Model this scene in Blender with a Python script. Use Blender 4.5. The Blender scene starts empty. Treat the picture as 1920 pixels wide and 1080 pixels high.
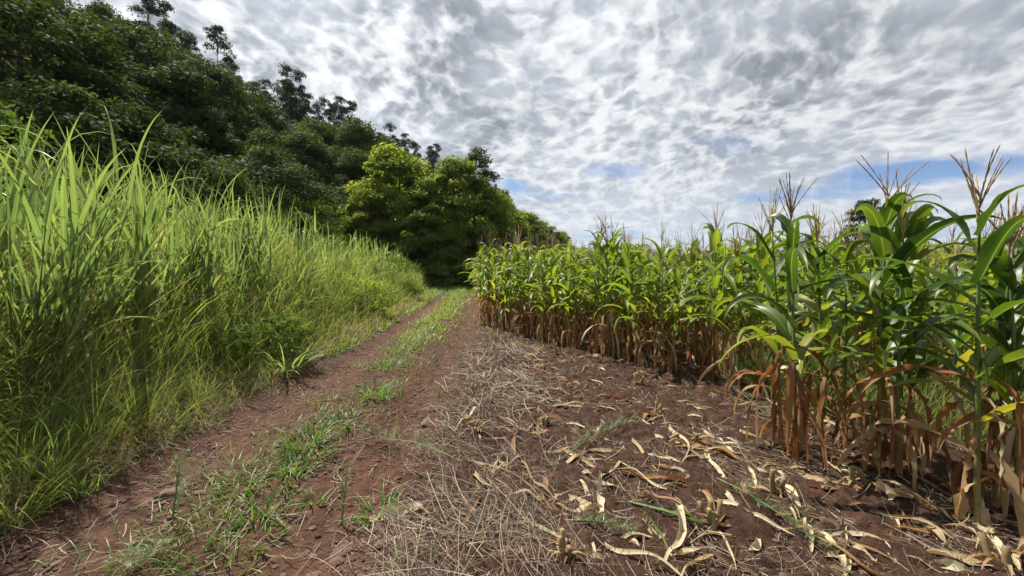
import bpy, bmesh, math, random
import numpy as np
from mathutils import Vector, Matrix
sc = bpy.context.scene
COL = sc.collection
PI = math.pi
rng = np.random.default_rng(11)
random.seed(5)
H, F = 1.55, 700.0                                   # eye height, focal length for a 1920-wide frame

# ------------------------------------------------------------------ sky
SUN_AZ, SUN_EL = math.radians(-45), math.radians(55)      # azimuth from +Y towards +X
SUN_DIR = Vector((math.sin(SUN_AZ)*math.cos(SUN_EL), math.cos(SUN_AZ)*math.cos(SUN_EL), math.sin(SUN_EL)))
class NT:
    """small node-tree helper"""
    def __init__(s, nt): s.nt = nt; s.n = nt.nodes; s.l = nt.links
    def node(s, t, ins=None, **kw):
        nd = s.n.new(t)
        for k, v in kw.items(): setattr(nd, k, v)
        for k, v in (ins or {}).items(): s.set(nd, k, v)
        return nd
    def set(s, nd, k, v):
        i = nd.inputs[k]
        if isinstance(v, bpy.types.NodeSocket): s.l.new(v, i)
        elif hasattr(v, 'outputs'): s.l.new(v.outputs[0], i)
        else: i.default_value = v
    def math(s, op, a, b=None, c=None, clamp=False):
        nd = s.n.new('ShaderNodeMath'); nd.operation = op; nd.use_clamp = clamp
        for i, v in enumerate((a, b, c)):
            if v is not None: s.set(nd, i, v)
        return nd.outputs[0]
    def vmath(s, op, a, b=None, scale=None):
        nd = s.n.new('ShaderNodeVectorMath'); nd.operation = op
        s.set(nd, 0, a)
        if b is not None: s.set(nd, 1, b)
        if scale is not None: s.set(nd, 'Scale', scale)
        return nd.outputs[0]
    def noise(s, vec, scale, detail=3, rough=.5, dist=0, dims='2D', w=None):
        nd = s.n.new('ShaderNodeTexNoise'); nd.noise_dimensions = dims
        if vec is not None: s.set(nd, 'Vector', vec)
        if w is not None: s.set(nd, 'W', w)
        nd.inputs['Scale'].default_value = scale; nd.inputs['Detail'].default_value = detail
        nd.inputs['Roughness'].default_value = rough; nd.inputs['Distortion'].default_value = dist
        return nd.outputs['Fac']
    def mapr(s, v, a, b, c=0., d=1., smooth=True):
        nd = s.n.new('ShaderNodeMapRange')
        if smooth: nd.interpolation_type = 'SMOOTHSTEP'
        s.set(nd, 0, v)
        for i, q in zip((1, 2, 3, 4), (a, b, c, d)): s.set(nd, i, q)
        return nd.outputs[0]
    def mix(s, f, a, b, mode='MIX'):
        nd = s.n.new('ShaderNodeMix'); nd.data_type = 'RGBA'; nd.blend_type = mode
        s.set(nd, 0, f)
        for i, v in ((6, a), (7, b)):
            if isinstance(v, tuple) and len(v) == 3: v = v + (1,)
            s.set(nd, i, v)
        return nd.outputs[2]
    def ramp(s, f, stops, interp='LINEAR'):
        nd = s.n.new('ShaderNodeValToRGB'); cr = nd.color_ramp; cr.interpolation = interp
        while len(cr.elements) < len(stops): cr.elements.new(.5)
        for e, (p, c) in zip(cr.elements, stops): e.position = p; e.color = tuple(c) + (1,)
        s.set(nd, 0, f)
        return nd.outputs[0]

def make_world():
    w = bpy.data.worlds.new('World'); sc.world = w; w.use_nodes = True
    w.node_tree.nodes.clear(); t = NT(w.node_tree)
    sky = t.node('ShaderNodeTexSky'); sky.sky_type = 'NISHITA'; sky.sun_disc = False
    sky.sun_elevation = SUN_EL; sky.sun_rotation = SUN_AZ % (2*math.pi)
    sky.air_density = 1.0; sky.dust_density = .6; sky.ozone_density = 2.0
    co = t.node('ShaderNodeTexCoord')
    sep = t.node('ShaderNodeSeparateXYZ', {0: co.outputs['Generated']})
    z = t.math('MAXIMUM', sep.outputs[2], .012)
    zz = t.math('ADD', z, DECK)
    q = t.node('ShaderNodeCombineXYZ', {0: t.math('DIVIDE', sep.outputs[0], zz), 1: t.math('DIVIDE', sep.outputs[1], zz), 2: .37}).outputs[0]
    # warp
    wn = t.node('ShaderNodeTexNoise', noise_dimensions='2D'); t.set(wn, 'Vector', q); wn.inputs['Scale'].default_value = 1.3; wn.inputs['Detail'].default_value = 2
    q2 = t.vmath('ADD', q, t.vmath('SCALE', t.vmath('SUBTRACT', wn.outputs['Color'], (.5, .5, .5)), scale=.22))
    wf = t.node('ShaderNodeTexNoise', noise_dimensions='2D'); t.set(wf, 'Vector', q); wf.inputs['Scale'].default_value = 14; wf.inputs['Detail'].default_value = 3
    q2 = t.vmath('ADD', q2, t.vmath('SCALE', t.vmath('SUBTRACT', wf.outputs['Color'], (.5, .5, .5)), scale=.045))
    # streets of cloud run along the view, turning right: stretch the cells a little
    mp = t.node('ShaderNodeMapping', {'Vector': q2}); mp.inputs['Rotation'].default_value = (0, 0, math.radians(28)); mp.inputs['Scale'].default_value = (1.0, .93, 1)
    qc = mp.outputs[0]
    vo = t.node('ShaderNodeTexVoronoi', {'Vector': qc, 'Scale': 17.0, 'Randomness': 1.0}, feature='F1', voronoi_dimensions='2D')
    vo2 = t.node('ShaderNodeTexVoronoi', {'Vector': qc, 'Scale': 38.0, 'Randomness': 1.0}, feature='F1', voronoi_dimensions='2D')
    a = t.noise(qc, 10.0, 7, .63, .0)
    mid = t.noise(q2, 2.3, 3, .5)
    p = t.math('SUBTRACT', .98, t.math('ADD', vo.outputs['Distance'], t.math('MULTIPLY', vo2.outputs['Distance'], .40)))
    d0 = t.math('ADD', t.math('ADD', t.math('MULTIPLY', a, .80), t.math('MULTIPLY', mid, .34)), t.math('MULTIPLY', p, .34))
    off = t.vmath('ADD', qc, (SUN_DIR.x*.018, SUN_DIR.y*.018, 0))
    relief = t.math('SUBTRACT', t.noise(qc, 12.0, 2, .5), t.noise(off, 12.0, 2, .5))
    big = t.noise(q, .9, 2, .5)
    # thickness: dark bases
    thick = t.mapr(t.math('ADD', t.math('MULTIPLY', d0, 1.15), t.math('MULTIPLY', mid, .12)), .60, 1.06)
    val = t.math('ADD', t.math('MULTIPLY', t.math('MULTIPLY', thick, t.mapr(t.noise(q, 3.2, 2, .5), .3, .7, .75, 1.2)), -.50), 1.0)
    val = t.math('ADD', val, t.math('MULTIPLY', relief, .6))
    val = t.math('ADD', val, t.math('MULTIPLY', t.math('SUBTRACT', big, .5), -.30))
    # towards the sun the veil glows
    dt = t.node('ShaderNodeVectorMath', {0: co.outputs['Generated'], 1: tuple(SUN_DIR)}); dt.operation = 'DOT_PRODUCT'
    glow = t.math('POWER', t.math('MAXIMUM', dt.outputs['Value'], 0), 5.0)
    val = t.math('MULTIPLY', val, t.math('ADD', t.math('MULTIPLY', glow, .40), .74))
    val = t.math('MAXIMUM', val, .2)
    # horizon: smooth pale veil
    hz = t.mapr(sep.outputs[2], .02, .36, 1, 0)
    val = t.math('ADD', t.math('MULTIPLY', val, t.math('SUBTRACT', 1, t.math('MULTIPLY', hz, .72))), t.math('MULTIPLY', hz, .50))
    col = t.ramp(thick, [(0, (.98, .99, 1.0)), (1, (.84, .90, 1.0))])
    cloud = t.vmath('SCALE', col, scale=t.math('MULTIPLY', val, CLOUD))
    # gaps: thin cracks overhead, long blue bands low over the field
    crack = t.mapr(d0, .20, .30)
    band = None
    for (cx, cy, ax, ay, rot, wgt) in GAPS:
        m2 = t.node('ShaderNodeMapping', {'Vector': t.vmath('SUBTRACT', q2, (cx, cy, 0))}); m2.vector_type = 'POINT'
        m2.inputs['Rotation'].default_value = (0, 0, -rot); 
        v = t.vmath('MULTIPLY', m2.outputs[0], (1/ax, 1/ay, 0))
        ln = t.node('ShaderNodeVectorMath', {0: v}); ln.operation = 'LENGTH'
        g = t.mapr(ln.outputs['Value'], .3, 1.1, wgt, 0)
        band = g if band is None else t.math('MAXIMUM', band, g)
    fib = t.noise(t.vmath('MULTIPLY', qc, (1, .55, 1)), 2.6, 5, .6, .6)
    opa = t.math('SUBTRACT', crack, t.math('MULTIPLY', band, t.mapr(fib, .66, .34)), clamp=True)
    opa = t.math('MAXIMUM', opa, t.mapr(sep.outputs[2], .10, .01, 0, .85))
    skyc = t.vmath('MULTIPLY', sky.outputs[0], (.40, .48, .62))
    c = t.mix(opa, skyc, cloud)
    bg = t.node('ShaderNodeBackground', {'Color': c, 'Strength': .1})
    out = t.node('ShaderNodeOutputWorld', {'Surface': bg.outputs[0]})
CLOUD = 6.1
DECK = .36
def gap_at(px, py, wpx, hpx, rot=0, wgt=1):
    """a gap in the cloud deck above a stretch of the horizon"""
    x, z, = (px-960)/700, (500-py)/700
    n = math.sqrt(x*x+1+z*z); dz = z/n+DECK
    cx, cy = x/n/dz, 1/n/dz
    # radial size from apparent height
    z2 = (500-py+hpx/2)/700; n2 = math.sqrt(x*x+1+z2*z2); r2 = math.hypot(x, 1)/n2/(z2/n2+DECK)
    r1 = math.hypot(cx, cy)
    ay = abs(r1-r2)*1.0; ax = wpx/700/2/n/dz
    return (cx, cy, ax, ay, -math.atan2(x, 1)+rot, wgt)
GAPS = [gap_at(1010, 362, 170, 16, 0, .9), gap_at(1660, 350, 300, 24, .1, .9), gap_at(1090, 8, 40, 40, .5, 1.0), gap_at(1320, 285, 230, 56, .15, .85), gap_at(1760, 325, 420, 62, .10, 1.25), gap_at(1500, 372, 260, 36, .1, .9), gap_at(965, 350, 120, 40, 0, 1.1),
        gap_at(1130, 325, 140, 26, .3, .6), gap_at(1160, 442, 260, 22, 0, 1.1), gap_at(1420, 455, 260, 16, 0, .8), gap_at(1800, 440, 300, 30, 0, .7)]
make_world()

# ------------------------------------------------------------------ object helpers
def tag(o, label=None, cat=None, group=None, kind=None):
    if label: o['label'] = label
    if cat: o['category'] = cat
    if group: o['group'] = group
    if kind: o['kind'] = kind
    return o
def thing(name, label, cat, loc=(0, 0, 0), rz=0, group=None, scale=None):
    o = bpy.data.objects.new(name, None); COL.objects.link(o)
    o.location = loc; o.rotation_euler = (0, 0, rz); o.empty_display_size = .1
    if scale: o.scale = scale
    return tag(o, label, cat, group)
def inst(name, me, parent=None):
    o = bpy.data.objects.new(name, me); COL.objects.link(o)
    if parent is not None: o.parent = parent
    return o
def copy_tree(o, parent=None):
    c = o.copy(); COL.objects.link(c)
    if parent is not None: c.parent = parent
    for ch in o.children: copy_tree(ch, c)
    return c

class MB:
    """collects quads with a uv (across, along) and a tint per vertex; builds ONE mesh"""
    def __init__(s): s.v = []; s.f = []; s.uv = []; s.t = []; s.n = 0; s.mi = []
    def add(s, V, Q, UV, T, mi=0):
        V = np.asarray(V, np.float32).reshape(-1, 3); Q = np.asarray(Q, np.int64).reshape(-1, 4)
        s.v.append(V); s.f.append(Q + s.n); s.uv.append(np.asarray(UV, np.float32).reshape(-1, 2))
        s.t.append(np.broadcast_to(np.asarray(T, np.float32), (len(V),))); s.mi.append(np.full(len(Q), mi, np.int32)); s.n += len(V)
    def mesh(s, name, mats, smooth=True):
        V = np.concatenate(s.v); Q = np.concatenate(s.f); UV = np.concatenate(s.uv); T = np.concatenate(s.t)
        me = bpy.data.meshes.new(name)
        me.vertices.add(len(V)); me.vertices.foreach_set('co', V.ravel())
        me.loops.add(Q.size); me.loops.foreach_set('vertex_index', Q.ravel().astype(np.int32))
        me.polygons.add(len(Q)); me.polygons.foreach_set('loop_start', (np.arange(len(Q))*4).astype(np.int32))
        me.polygons.foreach_set('material_index', np.concatenate(s.mi))
        me.polygons.foreach_set('use_smooth', np.full(len(Q), smooth))
        a = me.attributes.new('tint', 'FLOAT', 'POINT'); a.data.foreach_set('value', T.ravel())
        u = me.uv_layers.new(name='UVMap'); u.data.foreach_set('uv', UV[Q.ravel()].ravel())
        for m in (mats if isinstance(mats, (list, tuple)) else [mats]): me.materials.append(m)
        me.update(calc_edges=True)
        return me
    def build(s, name, mats, parent=None, smooth=True): return inst(name, s.mesh(name, mats, smooth), parent)

def sm(a, b, x):
    t = np.clip((x-a)/(b-a), 0, 1); return t*t*(3-2*t)
def _hash(ix, iy, seed):
    h = (ix.astype(np.int64)*374761393 + iy.astype(np.int64)*668265263 + seed*1442695041) & 0xffffffff
    h = ((h ^ (h >> 13))*1274126177) & 0xffffffff
    return ((h ^ (h >> 16)) & 0xffff)/65535.0
def vnoise(x, y, seed=0):
    x = np.asarray(x, float); y = np.asarray(y, float)
    ix = np.floor(x); iy = np.floor(y); fx = x-ix; fy = y-iy
    fx = fx*fx*(3-2*fx); fy = fy*fy*(3-2*fy)
    a = _hash(ix, iy, seed); b = _hash(ix+1, iy, seed); c = _hash(ix, iy+1, seed); d = _hash(ix+1, iy+1, seed)
    return (a*(1-fx)+b*fx)*(1-fy)+(c*(1-fx)+d*fx)*fy
def fbm(x, y, oct=4, seed=0, gain=.5):
    x = np.asarray(x, float); y = np.asarray(y, float)
    s = 0; a = 1; n = 0
    for o in range(oct):
        s = s+a*vnoise(x*2**o+o*17.3, y*2**o-o*9.1, seed+o); n += a; a *= gain
    return s/n

def wprof(t, kind):
    if kind == 'grass': return np.clip(t*5+.45, 0, 1)*np.clip(1-t, 0, 1)**.75 + .015
    if kind == 'corn':  return (.50+.50*sm(0, .32, t))*np.clip(1-t, 0, 1)**.55*(1-.12*t) + .01
    if kind == 'dry':   return (.40+.60*sm(0, .30, t))*np.clip(1-t, 0, 1)**.40 + .01
    return np.ones_like(t)
def ribbons(mb, base, az, elev, bend, L, W, S=5, K=2, power=1.5, twist=0, twist0=0, drift=0, fold=0, wave=0, prof='grass', tint=0, zmin=None, mi=0, amin=-1.5, wfreq=3.):
    """N blades: each starts at base, rises at elev, bends down along its length"""
    base = np.asarray(base, float).reshape(-1, 3); N = len(base)
    f = lambda a: np.broadcast_to(np.asarray(a, float), (N,))
    az, elev, bend, L, W, twist, twist0, drift, fold, wave, tint = map(f, (az, elev, bend, L, W, twist, twist0, drift, fold, wave, tint))
    t = np.linspace(0, 1, S+1)
    tm = (t[:-1]+t[1:])/2
    an = np.maximum(elev[:, None]-bend[:, None]*tm**power, amin); azz = az[:, None]+drift[:, None]*tm
    step = (L/S)[:, None]
    d = np.stack([np.cos(an)*np.cos(azz), np.cos(an)*np.sin(azz), np.sin(an)], -1)
    P = np.concatenate([base[:, None, :], base[:, None, :]+np.cumsum(d*step[..., None], 1)], 1)
    T = np.concatenate([d[:, :1], (d[:, 1:]+d[:, :-1])/2, d[:, -1:]], 1)
    T /= np.linalg.norm(T, axis=-1, keepdims=True)+1e-9
    azv = az[:, None]+drift[:, None]*t
    side = np.stack([-np.sin(azv), np.cos(azv), np.zeros_like(azv)], -1)
    nor = np.cross(T, side)
    th = twist0[:, None]+twist[:, None]*t
    c, s_ = np.cos(th)[..., None], np.sin(th)[..., None]
    side, nor = side*c+nor*s_, nor*c-side*s_
    w = wprof(t, prof)[None, :]*W[:, None]*.5
    u = np.linspace(-1, 1, K)
    ph = rng.uniform(0, 6.28, N)
    X = P[:, :, None, :]+side[:, :, None, :]*(w[..., None]*u)[..., None]
    if K > 2:
        lift = (fold[:, None]*w)[..., None]*np.abs(u)[None, None, :]
        wv = wave[:, None]*np.sin(t[None]*6.28*wfreq+ph[:, None])*np.minimum(1, t*6)*(1-t)
        wv2 = wave[:, None]*np.sin(t[None]*6.28*(wfreq*.83)+ph[:, None]*1.7+1)*np.minimum(1, t*6)*(1-t)
        lift = lift+np.where(u[None, None, :] > 0, wv[..., None], wv2[..., None])*u[None, None, :]**2
        X = X+nor[:, :, None, :]*lift[..., None]
    if zmin is not None: X[..., 2] = np.maximum(X[..., 2], zmin)
    UV = np.empty((N, S+1, K, 2)); UV[..., 0] = u*.5+.5; UV[..., 1] = t[None, :, None]
    i = np.arange(S)[:, None]*K+np.arange(K-1)[None]
    q = np.stack([i, i+1, i+K+1, i+K], -1).reshape(1, -1, 4)+(np.arange(N)*(S+1)*K)[:, None, None]
    mb.add(X, q, UV, np.repeat(tint, (S+1)*K), mi)
def tube(mb, pts, rad, sides=6, tint=0., mi=0, cap=True):
    pts = np.asarray(pts, float); rad = np.asarray(rad, float)*np.ones(len(pts))
    if cap:
        pts = np.concatenate([pts, pts[-1:]]); rad = np.append(rad, 1e-4)
    T = np.gradient(pts, axis=0); T[-1] = T[-2] if cap else T[-1]
    T /= np.linalg.norm(T, axis=1, keepdims=True)+1e-9
    ref = np.where(np.abs(T[:, 2:3]) > .9, np.array([[1., 0, 0]]), np.array([[0, 0, 1.]]))
    a = np.cross(T, ref); a /= np.linalg.norm(a, axis=1, keepdims=True)+1e-9; b = np.cross(T, a)
    an = np.arange(sides)/sides*2*PI
    X = pts[:, None]+rad[:, None, None]*(a[:, None]*np.cos(an)[None, :, None]+b[:, None]*np.sin(an)[None, :, None])
    M = len(pts)
    i, j = np.meshgrid(np.arange(M-1), np.arange(sides), indexing='ij'); j2 = (j+1) % sides
    q = np.stack([i*sides+j, i*sides+j2, (i+1)*sides+j2, (i+1)*sides+j], -1)
    UV = np.empty((M, sides, 2)); UV[..., 0] = an/(2*PI); UV[..., 1] = np.linspace(0, 1, M)[:, None]
    mb.add(X, q, UV, tint, mi)

# ------------------------------------------------------------------ the lie of the land
def rut_r(y): return -1.0-.0028*np.clip(y, 0, 40)**2
def rut_l(y): return rut_r(y)-1.58
def toe(y):   return rut_l(y)-.5-.03*np.clip(y, 0, 40)
def ridge_s(x, y): return (x+45)*.925-(y-44)*.379       # metres in front of the ridge line
def gz(x, y):
    x = np.asarray(x, float); y = np.asarray(y, float)
    d = toe(y)-x
    far = 1-sm(24, 40, y)
    z = (1.15*sm(-.1, 2.4, d)+.07*np.clip(d-1.5, 0, 30))*far + .9*sm(0, 12, d)*(1-far)
    s = ridge_s(x, y)
    z = z+np.where(s < 31, 18.6*sm(33, -12, s), 0)*sm(300, 130, y)
    z = z+(.10*(fbm(x*.8, y*.8, 3, 3)-.5))*sm(40, 10, y)*(.4+.6*(d < .2))
    # wheel ruts, crown of grass between them, ploughed clods to the right
    g = lambda c, w: np.exp(-((x-c)/w)**2)
    near = sm(45, 20, y)
    z = z-near*(.065*g(rut_r(y), .27)+.07*g(rut_l(y), .27)-.03*g((rut_r(y)+rut_l(y))/2, .35)-.035*g(rut_r(y)+.62, .22))
    z = z-1.6*sm(45, 120, y)*sm(-5, 20, x)
    return z
def P(px, py):
    """the point of the ground seen at a pixel of the 1920x1080 frame"""
    z = 0.
    for _ in range(6):
        Y = F*(H-z)/(py-500); X = (px-960)/F*Y; z = float(gz(X, Y))
    return np.array([X, Y, z])
EXPO = 0.95
# ------------------------------------------------------------------ materials
def new_mat(name):
    m = bpy.data.materials.new(name); m.use_nodes = True; m.node_tree.nodes.clear()
    t = NT(m.node_tree); out = t.node('ShaderNodeOutputMaterial')
    return m, t, out
def leaf_mat(name, stops, tip=None, tipf=.6, trans=.4, tcol=(1.25, 1.3, .55), rough=.5, midrib=None, var=.12, nscale=9, spec=.5, veins=False, tip_a=.55, crumple=0.):
    """leaf: colour by the tint attribute and by the object, paler midrib, dry tip; light passes through it"""
    m, t, out = new_mat(name)
    at = t.node('ShaderNodeAttribute', attribute_name='tint')
    uv = t.node('ShaderNodeUVMap'); sep = t.node('ShaderNodeSeparateXYZ', {0: uv.outputs[0]})
    oi = t.node('ShaderNodeObjectInfo')
    co = t.node('ShaderNodeTexCoord')
    n = t.noise(co.outputs['Object'], nscale, 3, .6, dims='3D')
    f = t.math('ADD', at.outputs['Fac'], t.math('MULTIPLY', t.math('SUBTRACT', n, .5), var*2))
    f = t.math('ADD', f, t.math('MULTIPLY', t.math('SUBTRACT', oi.outputs['Random'], .5), var), clamp=True)
    k = len(stops)
    c = t.ramp(f, [(i/(k-1), s) for i, s in enumerate(stops)])
    if tip:
        tf = t.math('MULTIPLY', t.mapr(t.math('ADD', sep.outputs[1], t.math('MULTIPLY', t.math('SUBTRACT', n, .5), .5)), tip_a, 1.05), tipf)
        c = t.mix(tf, c, tip)
    if veins:
        v = t.math('SINE', t.math('MULTIPLY', sep.outputs[0], 90))
        c = t.mix(t.math('MULTIPLY', t.math('ADD', v, 1), .07), c, (0, 0, 0))
    if midrib:
        d = t.math('ABSOLUTE', t.math('SUBTRACT', sep.outputs[0], .5))
        c = t.mix(t.mapr(d, .075, .02, 0, .75), c, midrib)
    b = t.node('ShaderNodeBsdfPrincipled', {'Base Color': c, 'Roughness': rough, 'Specular IOR Level': spec})
    if crumple:
        nb = t.noise(co.outputs['Object'], 75, 3, .6, dims='3D'); mot = t.noise(co.outputs['Object'], 38, 4, .65, dims='3D')
        bp = t.node('ShaderNodeBump', {'Height': t.math('ADD', nb, t.math('SINE', t.math('MULTIPLY', sep.outputs[0], 55))), 'Strength': crumple, 'Distance': .004}); t.l.new(bp.outputs[0], b.inputs['Normal'])
        t.set(b, 'Base Color', t.mix(t.mapr(mot, .5, .72, 0, .6), c, (.14, .085, .045)))
    if trans > 0:
        tr = t.node('ShaderNodeBsdfTranslucent', {'Color': t.vmath('MULTIPLY', c, tcol)})
        b = t.node('ShaderNodeMixShader', {0: trans, 1: b.outputs[0], 2: tr.outputs[0]})
    t.l.new(b.outputs[0], out.inputs[0])
    return m
M = {}
M['corn'] = leaf_mat('corn_leaf', [(.055, .098, .017), (.082, .136, .020), (.125, .180, .024), (.185, .230, .030), (.32, .30, .06)], tip=(.30, .28, .06), tipf=.25, trans=.46, tcol=(2.0, 1.95, .8), rough=.42, midrib=(.22, .27, .09), veins=True, nscale=5, tip_a=.70, spec=.32)
M['corn_dry'] = leaf_mat('dry_corn_leaf', [(.17, .066, .026), (.27, .135, .058), (.33, .215, .115), (.40, .30, .175), (.46, .39, .25)], tip=(.40, .30, .17), tipf=.5, trans=.30, tcol=(1.5, 1.15, .7), rough=.65, veins=True, var=.16, nscale=7, spec=.3)
M['litter'] = leaf_mat('fallen_corn_leaf', [(.12, .055, .028), (.30, .135, .050), (.40, .265, .135), (.52, .42, .25), (.64, .57, .38)], trans=.2, tcol=(1.3, 1.1, .8), rough=.7, crumple=.5, veins=True, var=.14, nscale=11, spec=.3)
M['stalk'] = leaf_mat('corn_stalk', [(.06, .12, .022), (.11, .16, .035), (.19, .19, .06), (.28, .20, .09)], trans=0, rough=.5, var=.15, nscale=14)
M['corn_shaded'] = leaf_mat('shaded_corn_leaf', [(.022, .052, .014), (.034, .074, .016), (.052, .100, .018), (.11, .16, .022), (.28, .26, .05)], tip=(.30, .28, .06), tipf=.25, trans=.33, tcol=(2.3, 2.3, .8), rough=.40, midrib=(.17, .22, .085), veins=True, nscale=5, tip_a=.65, spec=.38, crumple=0)  # corn leaf for the near plants, their shaded side painted in as darker green
M['stub'] = leaf_mat('cut_stalk', [(.08, .055, .025), (.15, .105, .05), (.24, .185, .095)], trans=0, rough=.8, var=.3, nscale=30, spec=.2)
M['tassel'] = leaf_mat('corn_tassel', [(.20, .13, .10), (.30, .21, .14), (.40, .30, .18), (.50, .41, .25)], trans=.15, rough=.8, var=.2, nscale=25, spec=.1)
M['husk'] = leaf_mat('corn_husk', [(.10, .17, .04), (.16, .22, .06), (.26, .26, .10)], tip=(.12, .05, .03), tipf=.8, trans=.1, rough=.5, veins=True)
M['silk'] = leaf_mat('corn_silk', [(.08, .03, .02), (.16, .07, .04)], trans=.1, rough=.8)
M['cane'] = leaf_mat('cane_grass', [(.40, .31, .16), (.070, .108, .042), (.105, .155, .052), (.160, .215, .066), (.25, .285, .09)], tip=(.28, .31, .10), tipf=.4, trans=.45, tcol=(1.75, 1.8, 1.15), rough=.42, midrib=(.22, .30, .10), nscale=3, spec=.4)
M['grass'] = leaf_mat('bank_grass', [(.17, .115, .065), (.24, .185, .095), (.110, .130, .048), (.105, .165, .050), (.150, .208, .058), (.225, .250, .075)], tip=(.30, .27, .11), tipf=.4, trans=.5, tcol=(1.85, 1.85, .9), rough=.5, nscale=2, spec=.3)
M['strip'] = leaf_mat('track_grass', [(.24, .19, .09), (.20, .18, .06), (.07, .14, .025), (.085, .175, .024), (.17, .23, .035)], tip=(.28, .28, .08), tipf=.35, trans=.40, tcol=(1.8, 1.8, .8), rough=.45, nscale=2, spec=.4)
M['weed'] = leaf_mat('weed', [(.09, .15, .045), (.12, .19, .07), (.17, .23, .10)], trans=.3, tcol=(1.4, 1.4, .8), rough=.5)
M['straw'] = leaf_mat('straw', [(.045, .028, .019), (.12, .082, .056), (.23, .175, .125), (.42, .35, .25)], trans=.1, tcol=(1, 1, 1), rough=.6, var=.2, nscale=6, spec=.3)
def crown_mat(name, a, b, c, trans=.34, tcol=(1.7, 1.7, .8), rough=.72):
    return leaf_mat(name, [a, b, c], trans=trans, tcol=tcol, rough=rough, var=.30, nscale=.55, spec=.06)
M['forest'] = crown_mat('forest_leaves', (.018, .034, .010), (.035, .060, .015), (.066, .096, .024), trans=.28)
M['forest3'] = crown_mat('forest_leaves_fresh', (.032, .054, .014), (.056, .086, .021), (.096, .125, .032), trans=.30)
M['forest2'] = crown_mat('forest_leaves_olive', (.026, .042, .010), (.048, .072, .015), (.085, .108, .024), trans=.30)
M['vine'] = crown_mat('vine_leaves', (.020, .040, .011), (.040, .070, .018), (.080, .114, .028), trans=.28)
M['euca'] = crown_mat('eucalyptus_leaves', (.022, .034, .018), (.034, .052, .026), (.055, .075, .036), trans=.22)
M['hero'] = crown_mat('yellow_green_leaves', (.095, .138, .030), (.155, .198, .042), (.240, .265, .058), trans=.54, tcol=(1.75, 1.8, .75))
M['hero2'] = crown_mat('mid_green_leaves', (.088, .138, .032), (.145, .195, .045), (.220, .255, .060), trans=.54)
M['bush'] = crown_mat('bush_leaves', (.045, .085, .016), (.080, .130, .022), (.14, .19, .03), trans=.36)
def bark_mat(name, a, b, sc_=6):
    m, t, out = new_mat(name)
    co = t.node('ShaderNodeTexCoord'); mp = t.node('ShaderNodeMapping', {'Vector': co.outputs['Object']}); mp.inputs['Scale'].default_value = (1, 1, .2)
    n = t.noise(mp.outputs[0], sc_, 4, .65, dims='3D')
    c = t.ramp(n, [(.3, a), (.7, b)])
    bs = t.node('ShaderNodeBsdfPrincipled', {'Base Color': c, 'Roughness': .9})
    bp = t.node('ShaderNodeBump', {'Height': n, 'Strength': .6, 'Distance': .03}); t.l.new(bp.outputs[0], bs.inputs['Normal'])
    t.l.new(bs.outputs[0], out.inputs[0]); return m
M['bark'] = bark_mat('bark', (.045, .034, .026), (.13, .10, .08))
M['bark_pale'] = bark_mat('pale_bark', (.13, .11, .09), (.30, .27, .23), 3)
M['post'] = bark_mat('weathered_wood', (.03, .026, .022), (.08, .07, .06), 9)
M['rail'] = bark_mat('pale_wood', (.35, .33, .30), (.55, .52, .48), 9)
def rock_mat():
    m, t, out = new_mat('red_stone')
    co = t.node('ShaderNodeTexCoord'); oi = t.node('ShaderNodeObjectInfo')
    n = t.noise(co.outputs['Object'], 14, 5, .65, dims='3D'); n2 = t.noise(co.outputs['Object'], 60, 3, .6, dims='3D')
    c = t.ramp(n, [(.30, (.060, .031, .022)), (.55, (.115, .062, .042)), (.75, (.19, .12, .085))])
    c = t.mix(t.math('MULTIPLY', oi.outputs['Random'], .5), c, (.08, .052, .040))
    bs = t.node('ShaderNodeBsdfPrincipled', {'Base Color': c, 'Roughness': .88})
    bp = t.node('ShaderNodeBump', {'Height': t.math('ADD', n, t.math('MULTIPLY', n2, .5)), 'Strength': .7, 'Distance': .012}); t.l.new(bp.outputs[0], bs.inputs['Normal'])
    t.l.new(bs.outputs[0], out.inputs[0]); return m
M['rock'] = rock_mat()
def ground_mat():
    m, t, out = new_mat('red_soil')
    co = t.node('ShaderNodeTexCoord'); p = co.outputs['Object']
    tr = t.node('ShaderNodeAttribute', attribute_name='track').outputs['Fac']
    gr = t.node('ShaderNodeAttribute', attribute_name='turf').outputs['Fac']
    n1 = t.noise(p, 1.3, 4, .6, dims='3D'); n2 = t.noise(p, 11, 5, .68, dims='3D'); n3 = t.noise(p, 70, 4, .7, dims='3D')
    dark = t.ramp(n2, [(.30, (.019, .0085, .0050)), (.55, (.047, .0205, .0120)), (.78, (.108, .052, .031))])
    lite = t.ramp(n2, [(.28, (.046, .0205, .0115)), (.55, (.092, .042, .0235)), (.80, (.18, .096, .058))])
    c = t.mix(t.math('MULTIPLY', tr, t.mapr(n1, .2, .7, .55, 1)), dark, lite)
    c = t.mix(t.mapr(n3, .55, .78, 0, .5), c, (.22, .135, .09))
    c = t.mix(t.mapr(n3, .45, .25, 0, .6), c, (.018, .010, .008))
    turf = t.ramp(n2, [(.3, (.030, .034, .012)), (.6, (.06, .06, .022)), (.8, (.10, .085, .04))])
    c = t.mix(t.math('MULTIPLY', gr, t.mapr(n1, .15, .5, .7, 1)), c, turf)
    bs = t.node('ShaderNodeBsdfPrincipled', {'Base Color': c, 'Roughness': .92, 'Specular IOR Level': .25})
    h = t.math('ADD', t.math('MULTIPLY', n2, 1.0), t.math('MULTIPLY', n3, .45))
    bp = t.node('ShaderNodeBump', {'Height': h, 'Strength': .9, 'Distance': .035}); t.l.new(bp.outputs[0], bs.inputs['Normal'])
    t.l.new(bs.outputs[0], out.inputs[0]); return m
M['ground'] = ground_mat()
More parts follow.
